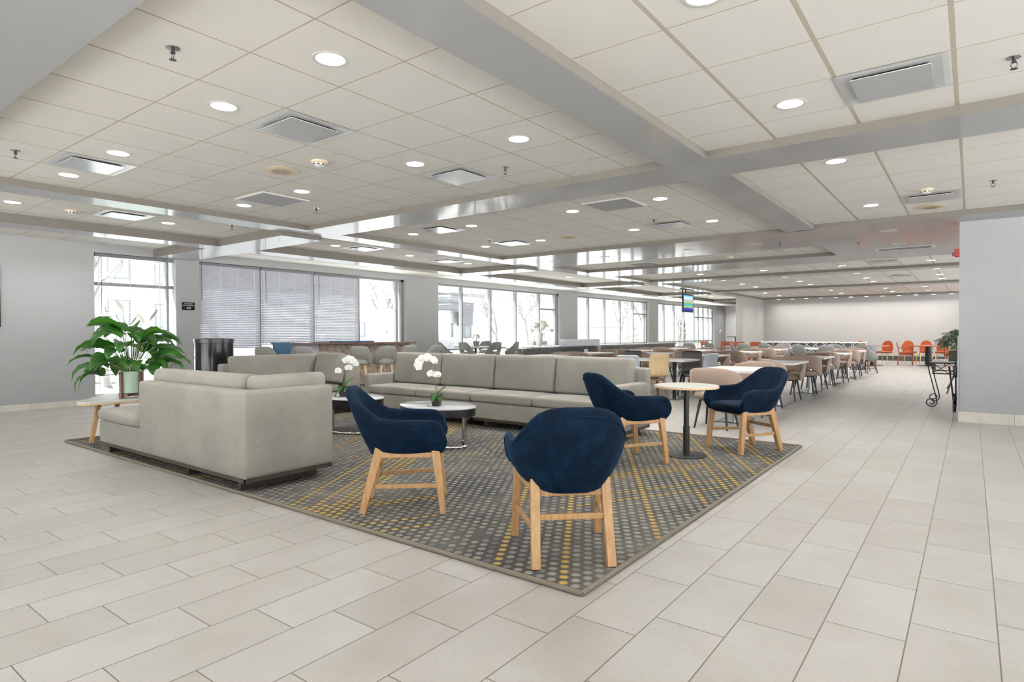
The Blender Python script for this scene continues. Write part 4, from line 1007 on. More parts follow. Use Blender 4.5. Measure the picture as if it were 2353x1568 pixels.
for i, (x, y, a, lb) in enumerate(((-11.12, 6.68, 125, 'grey bar stool turned sideways, leftmost before the bar counter'), (-10.60, 7.12, 150, 'grey bar stool second from the left before the bar counter'),
    (-9.80, 7.90, 135, 'grey bar stool behind the left orchid flowers'), (-9.56, 8.32, 158, 'grey bar stool seen straight from behind, right of the left orchid'),
    (-9.45, 8.80, 172, 'grey bar stool partly covered by the left end cushion of the long sofa'), (-9.30, 9.35, 190, 'rightmost grey bar stool by the bar counter'),
    (-11.86, 12.59, 60, 'pale grey stool at the tall table, leftmost by the window'), (-11.1, 12.66, 85, 'pale grey stool at the tall table, back to camera, left of centre'),
    (-12.0, 14.45, -70, 'pale grey stool on the far side of the tall table'), (-10.80, 13.40, 165, 'pale grey stool at the tall table, broad back right of centre'), (-10.80, 14.25, 200, 'pale grey stool at the tall table, rightmost'))):
    stool.put((x, y, 0), a*D2R, lb, 'grey bar stools')
t = thing('tall_table', 'tall white-topped table by the window with a small potted plant', 'table', (-11.6, 13.57, 0))
MB().box(-.45, .45, -.45, .45, .84, .875).build('table_top', M['whitetop'], t, bevel=.003)
MB().lathe([(.25, 0), (.25, .012), (.04, .02), (.035, .8399)], n=20).build('pedestal', M['blackmetal'], t)
t = thing('small_potted_plant', 'small drooping plant in a grey pot on the tall table by the window', 'potted plant', (-11.55, 13.55, .876))
MB().lathe([(.07, 0), (.10, .15), (.09, .15), (.01, .13)], n=16).build('pot', M['greyplate'], t)
MB().tube([(0, 0, .13), (0, .0, .34)], .008, 6).build('stem', M['stem'], t)
for az in (azr, azr+PI, azr+1.2, azr+PI+1, azr-.8):
    rows = []; d = Vector((cos(az), sin(az), 0)); sd = Vector((-sin(az), cos(az), 0))
    for k in range(8):
        f = k/7; rows.append([Vector((0, 0, .34))+d*(.20*f)+Vector((0, 0, .06*sin(f*PI*.6)-.24*f*f))+sd*.035*sin(PI*min(1, f+.05)**.8)*q for q in (-1, 0, 1)])
    MB().grid(rows).build('leaf', M['petalgrey'], t)
# ---- skirted buffet tables along the windows
def skirted(x0, y0, x1, y1, lb, h=.78, wd=.70):
    d = Vector((x1-x0, y1-y0, 0)); ln = d.length; t = thing('skirted_table', lb, 'table', (x0, y0, 0), math.atan2(d.y, d.x), 'skirted buffet tables')
    MB().box(0, ln, 0, wd, h-.03, h).build('linen_top', M['skirttop'], t, bevel=.004)
    def side(pa, pb):
        pa, pb = Vector(pa), Vector(pb); q = (pb-pa); m_ = int(q.length/.035); nr = Vector((q.y, -q.x, 0)).normalized(); rows = []
        rr = random.Random(3)
        for k in range(m_*2+1):
            o2 = .016*(1 if k % 2 else -1)*rr.uniform(.5, 1.2); p = pa+q*k/(m_*2); rows.append([p+nr*(.006+(o2*f if f else 0))+Vector((0, 0, z)) for z, f in ((h-.035, .2), (h-.12, .7), (.3, 1), (.01, 1.2))])
        return rows
    mb = MB(); mb.grid(side((0, 0, 0), (ln, 0, 0))); mb.grid(side((0, wd, 0), (0, 0, 0))); mb.grid(side((ln, 0, 0), (ln, wd, 0)))
    o_ = mb.build('pleated_skirt', M['skirt'], t); return t
skirted(-11.78, 16.15, -11.60, 20.9, 'skirted buffet table by the window carrying the flower vase')
skirted(-11.50, 21.9, -11.25, 27.8, 'long skirted buffet table further along the windows')
t = thing('covered_box', 'long low box under a pale grey cloth on the skirted table', 'covered box', (-11.62, 18.15, .781), PI/2-.02)
MB().rbox(0, 2.35, -.28, .02, 0, .235, .02, 2, n=12).build('cloth_cover', M['whitecloth'], t)
t = thing('flower_vase', 'tall vase of ivory roses on the skirted table by the window', 'vase of flowers', (-11.48, 16.8, .781))
MB().lathe([(.11, 0), (.10, .012), (.025, .03), (.022, .06), (.05, .10), (.04, .3), (.07, .46), (.065, .46), (.035, .3), (.02, .12)], n=20).build('vase', M['petalgrey'], t)
rr = random.Random(2)
for k in range(26):
    a = rr.uniform(0, 2*PI); e = rr.uniform(-.5, 1.4); R_ = .21; c = Vector((cos(a)*cos(e)*R_*1.1, sin(a)*cos(e)*R_*1.1, .66+sin(e)*R_*.9)); r0 = rr.uniform(.05, .075)
    if k > 23: c = Vector((rt.x*(.36 if k == 24 else -.30), rt.y*(.36 if k == 24 else -.3), .56))
    MB().lathe([(.004, -r0*.8), (r0*.8, -r0*.5), (r0, 0), (r0*.85, r0*.55), (r0*.5, r0*.45), (r0*.45, r0*.8), (.004, r0*.6)], c, n=9).build('rose', M['petalgrey'], t)
MB().tube([(0, 0, .46), (rt.x*-.1, rt.y*-.1, .56), (rt.x*-.3, rt.y*-.3, .56)], .008, 5).tube([(0, 0, .46), (rt.x*.1, rt.y*.1, .56), (rt.x*.36, rt.y*.36, .56)], .008, 5).tube([(0, 0, .3), (0, 0, .62)], .02, 6).build('stems', M['petalgrey'], t)
t = thing('bench_chair_outside', 'pale metal patio chair outside the window behind the flower vase', 'chair', (-13.6, 20.3, -.1), 0)
MB().box(-.35, .35, -.5, .5, .42, .47).build('seat', M['trimgrey'], t, bevel=.01); MB().box(-.35, -.3, -.5, .5, .55, 1.02).build('slatted_back', M['trimgrey'], t, bevel=.01)
for sx in (-.3, .3):
    for sy in (-.45, .45): MB().box(sx-.02, sx+.02, sy-.02, sy+.02, 0, .42 if sx > 0 else .56).build('leg', M['trimgrey'], t)
# tall cafe table at the end of the aisle
t = thing('tall_cafe_table', 'tall black cafe table at the far end of the window aisle', 'table', (-9.9, 32.6, 0))
MB().lathe([(.01, 1.00), (.44, 1.00), (.45, 1.015), (.44, 1.03), (.01, 1.03)], n=32).build('table_top', M['blacktop'], t)
MB().lathe([(.28, 0), (.28, .012), (.05, .03), (.04, .999)], n=20).build('pedestal', M['blackmetal'], t)
t = thing('menu_holder', 'small red and white card holder on the tall cafe table', 'card holder', (-9.78, 32.55, 1.031)); MB().box(-.07, .07, -.01, .01, .0, .15).build('card', M['redpl'], t, bevel=.002); MB().box(-.05, .05, -.013, -.0101, .03, .12).build('card_print', M['white'], t)
# tall black drum bin
t = thing('waste_bin', 'tall glossy black drum-shaped waste bin beside the grey pier', 'waste bin', (-9.79, 4.945, 0))
MB().lathe([(.285, 0), (.285, 1.165), (.275, 1.165), (.275, .02)], n=56).build('drum', M['gloss_black'], t)
MB().lathe([(.288, 1.12), (.298, 1.125), (.298, 1.185), (.285, 1.192), (.15, 1.20), (.145, 1.18), (.286, 1.166)], n=56).build('lid', M['blacktop'], t)
MB().box(-.012, .012, -.2895, -.2855, .05, 1.10, Matrix.Rotation(-.15, 4, 'Z')).build('steel_seam_strip', M['steel'], t, smooth=False)
MB().lathe([(.2862, .12), (.2882, .12), (.2882, 1.05), (.2862, 1.05)], n=6, a0=3.95, a1=4.2).build('steel_panel', M['chrome'], t)
q = copy_tree(grey.root); q.location = (-11.35, 5.20, 0); q.rotation_euler = (0, 0, -20*D2R); q['label'] = 'grey upholstered chair half hidden behind the black waste bin'
# tea cart with spiral legs and plant, seen at the wall edge
t = thing('iron_console_cart', 'black wrought iron console with a white top and scrolled legs beside the right wall edge', 'console', (-.13, 12.85, 0))
MB().box(-.40, .30, -.55, .50, .755, .775).build('white_top', M['whitetop'], t, bevel=.004)
MB().box(-.42, .32, -.57, .52, .735, .7549).build('top_frame', M['blackmetal'], t, bevel=.003)
fr2 = MB()
for zz_ in (.57, .61): pass
fr2.tube([(-.38, -.53, .57), (.28, -.53, .57), (.28, .48, .57), (-.38, .48, .57)], .009, 6, closed=True)
for k in range(4):
    y0 = -.53+k*.2525; fr2.tube([(-.38, y0, .575), (-.38, y0+.2525, .735)], .006, 5).tube([(-.38, y0+.2525, .575), (-.38, y0, .735)], .006, 5)
for k in range(3):
    x0 = -.38+k*.22; fr2.tube([(x0, -.53, .575), (x0+.22, -.53, .735)], .006, 5).tube([(x0+.22, -.53, .575), (x0, -.53, .735)], .006, 5)
fr2.build('lattice_apron', M['blackmetal'], t)
for (x, y) in ((-.38, -.53), (-.38, .48), (.28, -.53), (.28, .48)):
    sx = 1 if x < 0 else -1
    pts = [(x, y, .735), (x-sx*.06, y, .69), (x-sx*.045, y, .60), (x, y, .40), (x+sx*.05, y, .18)]
    cx, cz = x-sx*.02, .09
    for k in range(22):
        a = .35-k*.42; r_ = .085-k*.0026
        pts.append((cx+sx*cos(a)*r_, y, cz+sin(a)*r_))
    MB().tube(pts, .009, 8).build('scroll_leg', M['blackmetal'], t)
t = thing('potted_foliage_plant', 'bushy variegated plant in a square taupe planter on the iron console', 'potted plant', (-.17, 12.55, .776))
MB().box(-.13, .13, -.13, .13, 0, .17).build('planter', M['concrete_planter'], t, bevel=.004)
rr = random.Random(8); MB().tube([(0, 0, .16), (0, 0, .34)], .03, 6, r2=.015).build('stems', M['stem'], t)
dense = MB()
for k in range(330):
    a = rr.uniform(0, 2*PI); e = rr.uniform(-.5, 1.5); R_ = rr.uniform(.09, .25) if k > 95 else rr.uniform(.17, .26); c = Vector((cos(a)*cos(e)*R_*1.1, sin(a)*cos(e)*R_*1.1, .29+sin(e)*R_*.9)); d = Vector((cos(a), sin(a), rr.uniform(-.8, .4))).normalized(); sd = d.cross(Vector((0, 0, 1))).normalized()
    ln, wd = rr.uniform(.07, .11), rr.uniform(.024, .036); nrm = sd.cross(d)
    rows = [[c+d*ln*f+sd*wd*sin(PI*min(1, f*.95+.04)**.8)*q+nrm*(.03*f-.05*f*f+abs(q)*.006) for q in (-1, -.5, 0, .5, 1)] for f in (0, .2, .4, .6, .8, 1)]
    if k < 95: MB().grid(rows).build('leaf', M['leafvar'], t)
    else: dense.grid(rows)
o_ = dense.build('inner_foliage', M['leafvar'], t); o_['kind'] = 'stuff'
# folded cart leaning behind the console, mostly hidden by the wall edge
t = thing('folded_hand_cart', 'folded black hand cart with small wheels standing at the right wall edge', 'cart', (-.205, 11.84, 0))
MB().tube([(0, 0, .09), (-.07, 0, .72)], .013, 8).tube([(.02, .0, .09), (.015, 0, .80)], .013, 8).build('frame_tube', M['blackmetal'], t)
for z in (.075, .215): MB().lathe([(.02, -.02), (.07, -.018), (.075, 0), (.07, .018), (.02, .02)], n=24).build('wheel', M['gloss_black'], t, loc=(.0, 0, z), rot=(PI/2*0+.1, PI/2, .25))
MB().rbox(-.02, .05, -.05, .05, .55, .73, .02, 2, n=1).build('folded_bag', M['blacktop'], t)
MB().tube([(-.10, .1, .27), (.0, .1, .62)], .011, 6).tube([(-.10, .14, .35), (.02, .14, .6)], .011, 6).build('blue_strut', M['trimgrey'], t)
# ceramic cups and small things on the far tables
t = tag(MB().lathe([(.035, 0), (.045, .10), (.042, .10), (.03, .01)], n=16).build('paper_cup', M['white'], None, loc=(-7.72, 13.3, .7505)), 'white paper cup on the window-side dining table row', 'cup')
# ================================================================== CEILING FIXTURES
def make_light(on=True):
    t = thing('recessed_downlight', 'x', 'ceiling light', (0, 0, 0))
    MB().lathe([(.080, -.0005), (.098, -.004), (.106, -.001), (.106, .0)], n=40, cap=False).build('trim_ring', M['white'], t)
    MB().lathe([(.0, -.0035), (.060, -.0035), (.083, -.0015)], n=40, cap=False).build('lens', M['lampemit'] if on else M['lampoff'], t)
    return t
PL, PD = Proto(make_light()), Proto(make_light(False))
ld = bpy.data.lights.new('downlight', 'AREA'); ld.shape = 'DISK'; ld.size = .15; ld.energy = LAMP_W; ld.color = (1., .985, .965); ld.spread = 2.6
WALLW = bpy.data.lights.new('wall_wash', 'AREA'); WALLW.shape = 'DISK'; WALLW.size = .12; WALLW.energy = 3.5; WALLW.color = (1., .96, .90); WALLW.spread = 1.9
ldb = ld.copy(); ldb.energy = LAMP_W*3.3
def lamp(x, y, z, label, grp, on=True, data=None):
    o_ = (PL if on else PD).put((x, y, z-.0005), 0, label, grp)
    if on:
        l_ = bpy.data.objects.new('lamp_glow', data or (ldb if y > 5.5 else ld)); COL.objects.link(l_); l_.location = (0, 0, -.012); l_.parent = o_
    return o_
ORD = ['nearest', 'second', 'third', 'fourth', 'fifth']
def lights(bay, xs, ys, z=CZ, on=True, skip=()):
    for j, y in enumerate(ys):
        for i, x in enumerate(xs):
            if (i, j) in skip: continue
            pos = ORD[j]; c = ('leftmost', 'second-left', 'third-left', 'fourth-left')[i] if len(xs) > 1 else ''
            lamp(x, y, z, ('%s downlight%s%s, %s' % ('glowing' if on else 'unlit', ', '+c if c else '', (' in the %s row' % pos) if len(ys) > 1 else '', bay)), 'recessed downlights', on)
lights('lounge ceiling bay', [-7.24, -6.02, -4.20, -2.985], [2.205, 4.05])
lights('near right walkway bay', [-1.02], [2.865, 4.59])
lights('bay before the right wall', [-1.02], [6.39, 8.89])
lights('bay beyond the cross beam', [-7.20, -5.96, -4.20, -2.98], [6.89, 8.72])
lights('window aisle ceiling strip', [-9.26], [2.24, 4.03, 6.92, 8.76, 10.58])
lights('narrow strip at the left wall', [-11.5], [2.84, 4.01], z=2.905)
lights('first long dining bay', [-6.0, -4.32, -2.51, -.73], [16.58], on=True)
lights('second long dining bay', [-6.11, -4.34, -2.50, -.715], [18.90, 20.85, 22.45])
lights('last long dining bay', [-6.76, -4.33, -2.52, -1.33], [26.2, 28.5])
lights('shallow third bay', [-5.9, -4.36, -3.04], [12.75], on=False)
lights('flat soffit before the dining area', [-7.12, -5.92, -4.16, -2.98, ], [10.95], z=SZ, on=False)
lights('flat soffit by the right wall', [-1.0], [10.77, 12.47, 14.08], z=SZ, on=False)
for i in range(12):
    x = -7.25+i*.60
    lamp(x, 30.45, SZ, 'wall-wash downlight before the far wall, %s from the left' % ('first', 'second', 'third', 'fourth', 'fifth', 'sixth', 'seventh', 'eighth', 'ninth', 'tenth', 'eleventh', 'twelfth')[i], 'wall-wash downlights', True, WALLW)
for k, y in enumerate((36.2, 38.3)): lamp(-11.5, y, 2.905, 'added fill downlight in the wall strip beside the last window, %s one' % ('nearer', 'farther')[k], 'aisle downlights')  # extra lamps added to brighten the end of the aisle
lights('bay behind the camera', [-6.0, -3.0, 0.6], [-1.8], on=True)
lights('bay beside the camera', [.9], [2.865, 4.59])
for k, y in enumerate((15., 19., 23., 27., 31., 34.5, 37.6)): lamp(-9.26, y, CZ, 'round downlight far along the window aisle ceiling, %s after the shallow bay' % ('first', 'second', 'third', 'fourth', 'fifth', 'sixth', 'seventh')[k], 'aisle downlights')
# air diffusers
def make_vent(pl='white'):
    t = thing('ceiling_vent', 'x', 'vent')
    f_ = MB(); S_ = .297
    for k in range(4):
        R_ = Matrix.Rotation(k*PI/2, 4, 'Z')
        f_.add([R_ @ Vector(q) for q in ((-S_, -S_, -.004), (S_, -S_, -.004), (S_-.03, -S_+.03, -.006), (-S_+.03, -S_+.03, -.006), (S_-.03, -S_+.03, .0), (-S_+.03, -S_+.03, .0))], [(0, 1, 2, 3), (3, 2, 4, 5)])
        f_.add([R_ @ Vector(q) for q in ((-S_+.03, -S_+.03, -.006), (S_-.03, -S_+.03, -.006), (S_-.10, -S_+.10, -.0015), (-S_+.10, -S_+.10, -.0015))], [(0, 1, 2, 3)])
    f_.build('frame', M['ventframe'], t, smooth=False)
    MB().box(-.235, .235, -.235, .235, -.0012, -.0008).build('dark_plenum', M['dark'], t, smooth=False)
    MB().box(-.215, .215, -.215, .215, -.020, -.014).build('face_panel', M['ventpanel'], t, bevel=.002)
    for sx in (-.12, .12): MB().box(sx-.01, sx+.01, -.19, .19, -.014, -.0012).build('hanger', M['dark'], t, smooth=False)
    return t
M['ventframe'] = simple('satin_vent_frame', (.78, .78, .79), .30, .15, var=.02); M['ventpanel'] = simple('satin_vent_panel', (.72, .74, .77), .16, .35, var=.02)
PV = Proto(make_vent())
for x, y, z, lb in ((-4.18, 2.80, CZ, 'square ceiling air diffuser nearest the camera, upper left of the beam'), (-6.62, 2.19, CZ, 'square ceiling air diffuser at the left end of the lounge bay'), (-4.17, 4.63, CZ, 'square ceiling air diffuser before the cross beam with a bluish panel'),
                    (-6.53, 6.82, CZ, 'square ceiling air diffuser, left one in the bay above the plywood chairs'), (-6.49, 8.64, CZ, 'square ceiling air diffuser, far one in the bay above the plywood chairs'), (-3.55, 8.64, CZ, 'square ceiling air diffuser, right one in the bay above the plywood chairs'),
                    (-.41, 4.57, CZ, 'square ceiling air diffuser at the top right, near the round light'), (-.39, 8.79, CZ, 'square ceiling air diffuser above the right wall'), (-9.11, 3.39, CZ, 'square air diffuser in the aisle strip, nearest'),
                    (-9.14, 7.46, CZ, 'square air diffuser in the aisle strip, second'), (-9.28, 9.90, CZ, 'square air diffuser in the aisle strip, third'), (-1.6, 16.2, CZ, 'square air diffuser in the first long dining bay'), (-1.6, 20.6, CZ, 'square air diffuser in the second long dining bay')):
    PV.put((x, y, z-.0005), 0, lb, 'ceiling air diffusers')
def make_grille():
    t = thing('ceiling_grille', 'x', 'vent')
    MB().box(-.30, .30, -.30, .30, -.012, -.009).build('egg_crate_core', M['grille'], t)
    f_ = MB()
    for a, b, c, d in ((-.30, .30, -.30, -.275), (-.30, .30, .275, .30), (-.30, -.275, -.275, .275), (.275, .30, -.275, .275)): f_.box(a, b, c, d, -.013, -.0005)
    f_.build('frame', M['white'], t, smooth=False); return t
s = NT('perforated_grille'); t_ = s.n('ShaderNodeTexCoord'); ck = s.n('ShaderNodeTexChecker'); ck.inputs['Scale'].default_value = 90; s.l(t_.outputs['Object'], ck.inputs[0])
s.bsdf(s.mix(ck.outputs[1], (.20, .20, .20), (.42, .42, .42)), .6); M['grille'] = s.m
PG = Proto(make_grille())
for x, y, lb in ((-6.64, 4.07, 'grey perforated return grille in the lounge bay ceiling'), (-3.56, 6.84, 'grey perforated return grille in the bay above the plywood chairs'), (-6.1, 13.2, 'grey perforated return grille in the shallow bay')): PG.put((x, y, CZ-.0005), 0, lb, 'ceiling return grilles')
t = thing('slot_diffuser', 'long dark slot air diffuser with white ends in the flat soffit by the right wall', 'vent', (-.98, 13.15, SZ-.0005))
MB().box(-.42, .42, -.16, .16, -.006, -.004).build('dark_slots', M['dark'], t)
f_ = MB(); f_.box(-.45, -.40, -.19, .19, -.016, -.0005).box(.40, .45, -.19, .19, -.016, -.0005).box(-.40, .40, -.19, -.165, -.016, -.0005).box(-.40, .40, .165, .19, -.016, -.0005); f_.build('frame', M['white'], t, smooth=False)
mb = MB()
for k in range(7): mb.box(-.40, .40, -.13+k*.043, -.126+k*.043, -.014, -.006)
mb.build('blades', M['greyplate'], t, smooth=False)
# speakers
def make_speaker():
    t = thing('ceiling_speaker', 'x', 'speaker')
    MB().lathe([(.155, 0), (.165, -.006), (.12, -.014), (.10, -.012)], n=40, cap=False).build('rim', M['cream'], t)
    mb = MB().lathe([(.0, -.010), (.10, -.011)], n=40, cap=False); mb.build('grille_plate', M['cream'], t)
    mb = MB()
    for r_ in (.02, .035, .05, .065, .08): mb.lathe([(r_, -.0125), (r_+.004, -.0125)], n=32, cap=False)
    mb.build('grille_slots', M['dark'], t); return t
PS = Proto(make_speaker())
for x, y, lb in ((-5.40, 3.41, 'round yellowed ceiling speaker in the lounge bay'), (-.42, 9.46, 'round yellowed ceiling speaker near the right wall'), (-5.38, 8.70, 'round ceiling speaker in the bay above the plywood chairs'), (-1.65, 15.9, 'round ceiling speaker in the first long dining bay'), (-1.65, 20.2, 'round ceiling speaker in the second long dining bay')): PS.put((x, y, CZ-.0005), 0, lb, 'ceiling speakers')
def make_smoke():
    t = thing('smoke_detector', 'x', 'smoke detector')
    MB().lathe([(.075, 0), (.078, -.012), (.06, -.022)], n=32, cap=False).build('base_ring', M['cream'], t)
    MB().lathe([(.058, -.022), (.052, -.040), (.03, -.052), (.0, -.053)], n=32, cap=False).build('sensor_head', M['white'], t)
    mb = MB()
    for k in range(8): a = k*PI/4; mb.bar((cos(a)*.0555, sin(a)*.0555, -.026), (cos(a)*.0535, sin(a)*.0535, -.038), .022, .003, side=(-sin(a), cos(a), 0))
    mb.build('vent_slots', M['dark'], t); return t
PK = Proto(make_smoke())
for x, y, lb in ((-4.84, 3.445, 'smoke detector next to the yellowed speaker in the lounge bay'), (-9.28, 2.86, 'smoke detector in the aisle strip at the left'), (-.42, 8.27, 'smoke detector beside the diffuser above the right wall'), (-9.37, 9.42, 'smoke detector far along the aisle strip'), (-4.1, 13.1, 'smoke detector in the shallow unlit bay')): PK.put((x, y, CZ-.0005), 0, lb, 'smoke detectors')
def make_spr():
    t = thing('fire_sprinkler', 'x', 'sprinkler')
    MB().lathe([(.012, -.004), (.035, -.003), (.038, 0)], n=28, cap=False).build('escutcheon', M['steel'], t)
    MB().lathe([(.010, 0), (.010, -.022), (.013, -.024), (.013, -.030), (.006, -.032)], n=12).build('body', M['blackmetal'], t)
    MB().tube([(-.011, 0, -.03), (-.016, 0, -.045), (-.006, 0, -.062)], .0022, 6).tube([(.011, 0, -.03), (.016, 0, -.045), (.006, 0, -.062)], .0022, 6).build('frame_arms', M['blackmetal'], t)
    MB().lathe([(.002, -.063), (.019, -.065), (.019, -.067), (.002, -.068)], n=16).build('deflector', M['blackmetal'], t); return t
PR = Proto(make_spr())
for x, y, z, lb in ((-3.565, 1.585, CZ, 'pendent fire sprinkler at the upper left, nearest the camera'), (-6.63, 1.63, CZ, 'pendent fire sprinkler at the left edge of the ceiling'), (-6.66, 4.69, CZ, 'pendent fire sprinkler beside the perforated grille'), (-3.60, 4.665, CZ, 'pendent fire sprinkler right of the bluish diffuser'),
                    (.19, 4.61, CZ, 'pendent fire sprinkler at the top right edge'), (.176, 8.23, CZ, 'pendent fire sprinkler above the right wall'), (-6.6, 8.10, CZ, 'pendent fire sprinkler in the bay above the plywood chairs, left'), (-3.6, 8.11, CZ, 'pendent fire sprinkler in the bay above the plywood chairs, right'),
                    (-8.67, 4.66, CZ, 'pendent fire sprinkler in the aisle strip'), (-2.6, 11.0, SZ, 'pendent fire sprinkler in the flat soffit, left'), (-1.55, 11.9, SZ, 'pendent fire sprinkler in the flat soffit beside the slot diffuser'), (-3.3, 15.3, CZ, 'pendent fire sprinkler in the first long dining bay')): PR.put((x, y, z-.0005), 0, lb, 'fire sprinklers')
# ================================================================== OUTSIDE THE WINDOWS
GZ = -.10
struct('ground_paving', MB().box(-70, XW-.41, -20, 80, GZ-.2, GZ), M['ground'], smooth=False)
struct('ground_paving', MB().box(XW-.4, 40, -40, -4.76, GZ-.2, GZ), M['ground'], smooth=False)  # unseen paving added to bounce sun through the rear openings
struct('ground_paving', MB().box(5.26, 40, -4.75, 60, GZ-.2, GZ), M['ground'], smooth=False)  # likewise unseen, added as a bounce surface for the side openings
struct('ground_paving', MB().box(2.86, 5.25, 10.82, 60, GZ-.2, GZ), M['ground'], smooth=False)  # unseen strip added to bounce light into the corridor openings
struct('ground_mulch_bed', MB().box(-15.4, XW-.42, 1, 9, GZ, GZ+.02), M['mulch'], smooth=False)
struct('ground_lawn', MB().box(-30, -17.9, -6, 14, GZ, GZ+.03), M['grass'], smooth=False)
# neighbouring buildings
def house(x, y0, y1, h, lb, wins, depth=8):
    t = thing('building', lb, 'building', (x, (y0+y1)/2, GZ)); hy = (y1-y0)/2
    MB().box(-depth, 0, -hy, hy, 0, h).build('wall', M['siding'], t, smooth=False)
    mb = MB()
    for k in range(int(h/.22)): mb.box(.0, .012, -hy, hy, k*.22+.20, k*.22+.212)
    mb.build('siding_laps', M['trimgrey2'], t, smooth=False)
    MB().box(-depth-.2, .25, -hy-.2, hy+.2, h, h+.25).build('roof_edge', M['trimgrey2'], t, smooth=False)
    for (a, b, c, d) in wins:
        w_ = MB(); e = .07
        w_.box(.0, .05, a, b, c, c+e).box(0, .05, a, b, d-e, d).box(0, .05, a, a+e, c+e, d-e).box(0, .05, b-e, b, c+e, d-e); f_ = w_.build('window_surround', M['trimgrey'], t, smooth=False)
        MB().box(.0, .02, a+e, b-e, c+e, d-e).build('pane', M['paneout'], f_, smooth=False)
    return t
M['trimgrey2'] = simple('pale_trim', (.20, .205, .21), .7, var=.02)
house(-40, 8, 24, 9.5, 'pale sided building seen through the narrow window behind the leafy plant', [(-2.0, -.8, 4.6, 6.0), (-2.0, -.8, 1.9, 3.4), (.55, 1.5, 4.4, 5.8), (.55, 1.5, 1.7, 3.2), (3.0, 4.0, 2.0, 3.4)])
t = house(-36, 26, 43, 4.6, 'pale low building with a grey fascia seen through the second large window', [(-6, -5, 1.1, 2.2), (-3, -1.9, 1.0, 2.2), (1, 2, 1.0, 2.2), (3.4, 4.6, 1.0, 2.2), (6, 7, .9, 2.0)])
MB().box(.02, 1.2, -3, 6.0, 3.1, 4.0).build('fascia_band', M['awning'], t, smooth=False); MB().box(.5, 1.1, 4.6, 6.0, 2.0, 3.1).build('fascia_drop', M['awning'], t, smooth=False)
# fence
t = thing('wooden_fence', 'tall pale board fence beyond the far windows', 'fence', (-27, 60, GZ))
mb = MB()
for k in range(84): mb.box(-.01, .01, -22+k*.5, -22+k*.5+.485, 0, 2.0)
mb.build('boards', M['fence'], t, smooth=False); MB().box(.011, .06, -22, 20, 1.7, 1.8).build('rail', M['fence'], t)
# bare trees
def tree(x, y, h, seed, lb, tr=.11, spread=.5):
    t = thing('bare_tree', lb, 'tree', (x, y, GZ)); rr = random.Random(seed); tk, br = MB(), MB()
    def grow(mb, p, d, ln, r_, depth):
        pts = [p]; q = p.copy(); dd = d.copy()
        for k in range(4):
            dd = (dd+Vector((rr.uniform(-.16, .16), rr.uniform(-.16, .16), rr.uniform(-.02, .12)))).normalized(); q = q+dd*ln/4; pts.append(q.copy())
        mb.tube(pts, r_, 5, r2=r_*.6)
        if depth > 0:
            for k in range(3 if depth > 1 else 2):
                a = rr.uniform(0, 2*PI); b = pts[rr.choice([2, 3, 4])]
                nd = (dd+Vector((cos(a), sin(a), rr.uniform(-.1, .5)))*spread).normalized(); grow(br, b, nd, ln*rr.uniform(.6, .8), r_*.55, depth-1)
    grow(tk, Vector((0, 0, 0)), Vector((0, 0, 1)), h*.38, tr, 5)
    tk.build('trunk', M['bark'], t); br.build('branches', M['bark'], t); return t
tree(-19.5, 6.35, 6.0, 4, 'bare tree at the left of the narrow window, near the lamp post')
tree(-22.5, 11.6, 5.2, 9, 'bare tree at the right of the narrow window behind the lamp post')
tree(-20.5, 17.8, 5.4, 15, 'bare tree in the uncovered pane right of the blinds')
tree(-23, 29, 6.0, 21, 'bare spreading tree in the middle of the second large window', spread=.7)
tree(-24, 33.5, 6.0, 27, 'bare tree at the right of the second large window')
tree(-23, 45, 6.5, 33, 'bare tree behind the third large window')
tree(-24, 52, 6.5, 38, 'bare tree right of the third large window')
tree(-24, 60, 6.5, 41, 'bare tree behind the last windows')
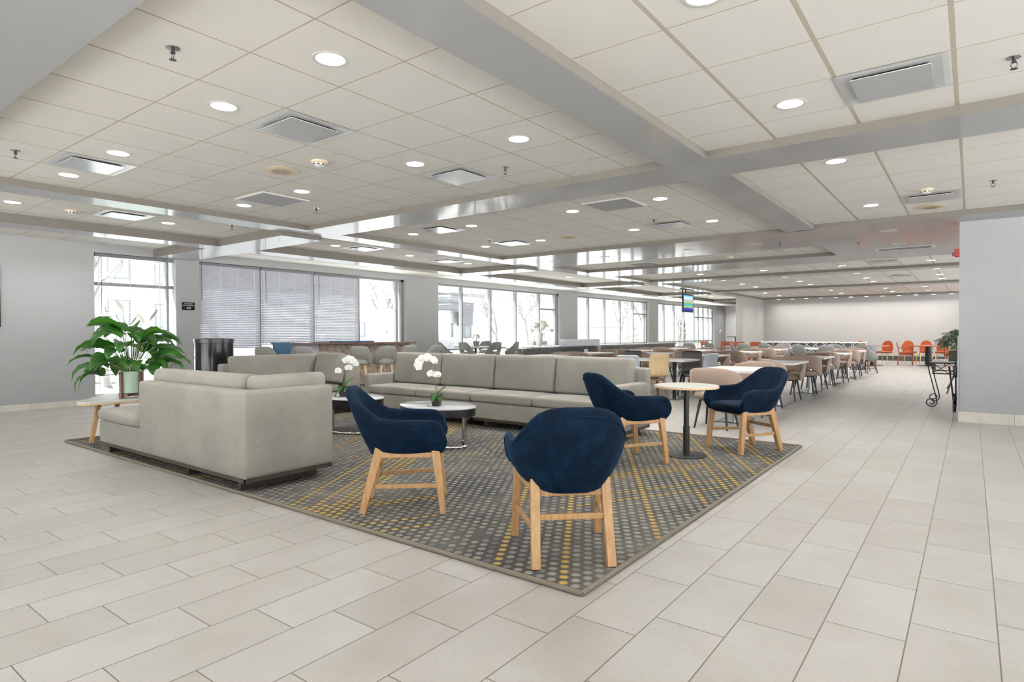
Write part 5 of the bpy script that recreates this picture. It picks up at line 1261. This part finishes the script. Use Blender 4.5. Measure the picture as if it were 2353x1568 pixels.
def shrub(x, y, r_, h, lb, seed, z=0):
    t = thing('evergreen_shrub', lb, 'shrub', (x, y, GZ)); rr = random.Random(seed); mb = MB()
    for k in range(500):
        a = rr.uniform(0, 2*PI); f = rr.random(); rad = r_*(1-f*.75)*rr.uniform(.4, 1); c = Vector((cos(a)*rad, sin(a)*rad, .15+h*f)); d = Vector((rr.uniform(-1, 1), rr.uniform(-1, 1), rr.uniform(-.3, 1))).normalized(); s_ = d.cross(Vector((.3, .2, 1))).normalized()*.05
        mb.add([c-s_, c+s_, c+d*.16], [(0, 1, 2)])
    mb.build('foliage', M['twigleaf'], t, smooth=False); MB().tube([(0, 0, 0), (0, 0, h*.9)], .04, 6, r2=.015).build('trunk', M['bark'], t)
shrub(-15.0, 38.3, .35, 2.3, 'narrow dark evergreen outside the last window below the television', 3)
shrub(-25, 50.5, 1.2, 4.6, 'bushy evergreen tree behind the third large window', 5); shrub(-26, 37.5, 1.2, 5, 'bushy evergreen behind the right part of the second large window', 6)
# lamp post
t = thing('lamp_post', 'cast iron garden lamp post with glass lanterns outside the narrow window', 'lamp post', (-17.35, 6.02, GZ+.0))
MB().lathe([(.25, 0), (.25, .04), (.19, .07), (.17, .16), (.12, .42), (.095, .75), (.11, .78), (.11, .82), (.07, .86), (.055, .95), (.05, 2.0), (.065, 2.03), (.05, 2.06), (.045, 2.3)], n=20).build('fluted_post', M['iron'], t)
t.scale = (.66, .66, .66)
def lantern(px, py, pz):
    MB().lathe([(.05, 0), (.12, .05), (.20, .20), (.21, .32)], (px, py, pz), n=12, cap=False).build('lantern_glass', M['lampglass'], t)
    mb = MB()
    for k in range(6):
        a = k*PI/3; mb.tube([(px+cos(a)*r_, py+sin(a)*r_, pz+z_) for r_, z_ in ((.05, 0), (.125, .05), (.205, .20), (.215, .33))], .009, 5)
    mb.lathe([(.222, .32), (.222, .35), (.13, .42), (.10, .50), (.04, .56), (.02, .62), (.035, .65), (.005, .72)], (px, py, pz), n=12, cap=False).lathe([(.02, -.12), (.06, -.02), (.05, .01)], (px, py, pz), n=10)
    mb.build('lantern_cage', M['iron'], t)
lantern(0, 0, 2.42)
for sg in (-1, 1):
    ex, ey = rt.x*.42*sg, rt.y*.42*sg
    MB().tube([(0, 0, 1.9), (ex*.5, ey*.5, 1.80), (ex, ey, 1.90), (ex, ey, 2.06)], .02, 6).build('scroll_arm', M['iron'], t); lantern(ex, ey, 2.15)
# patio rail and parked car shapes are too faint in the photo; a low garden wall stands behind the lawn
struct('ground_kerb', MB().box(-17.9, -17.7, -6, 30, GZ, GZ+.06), M['fence'], smooth=False)
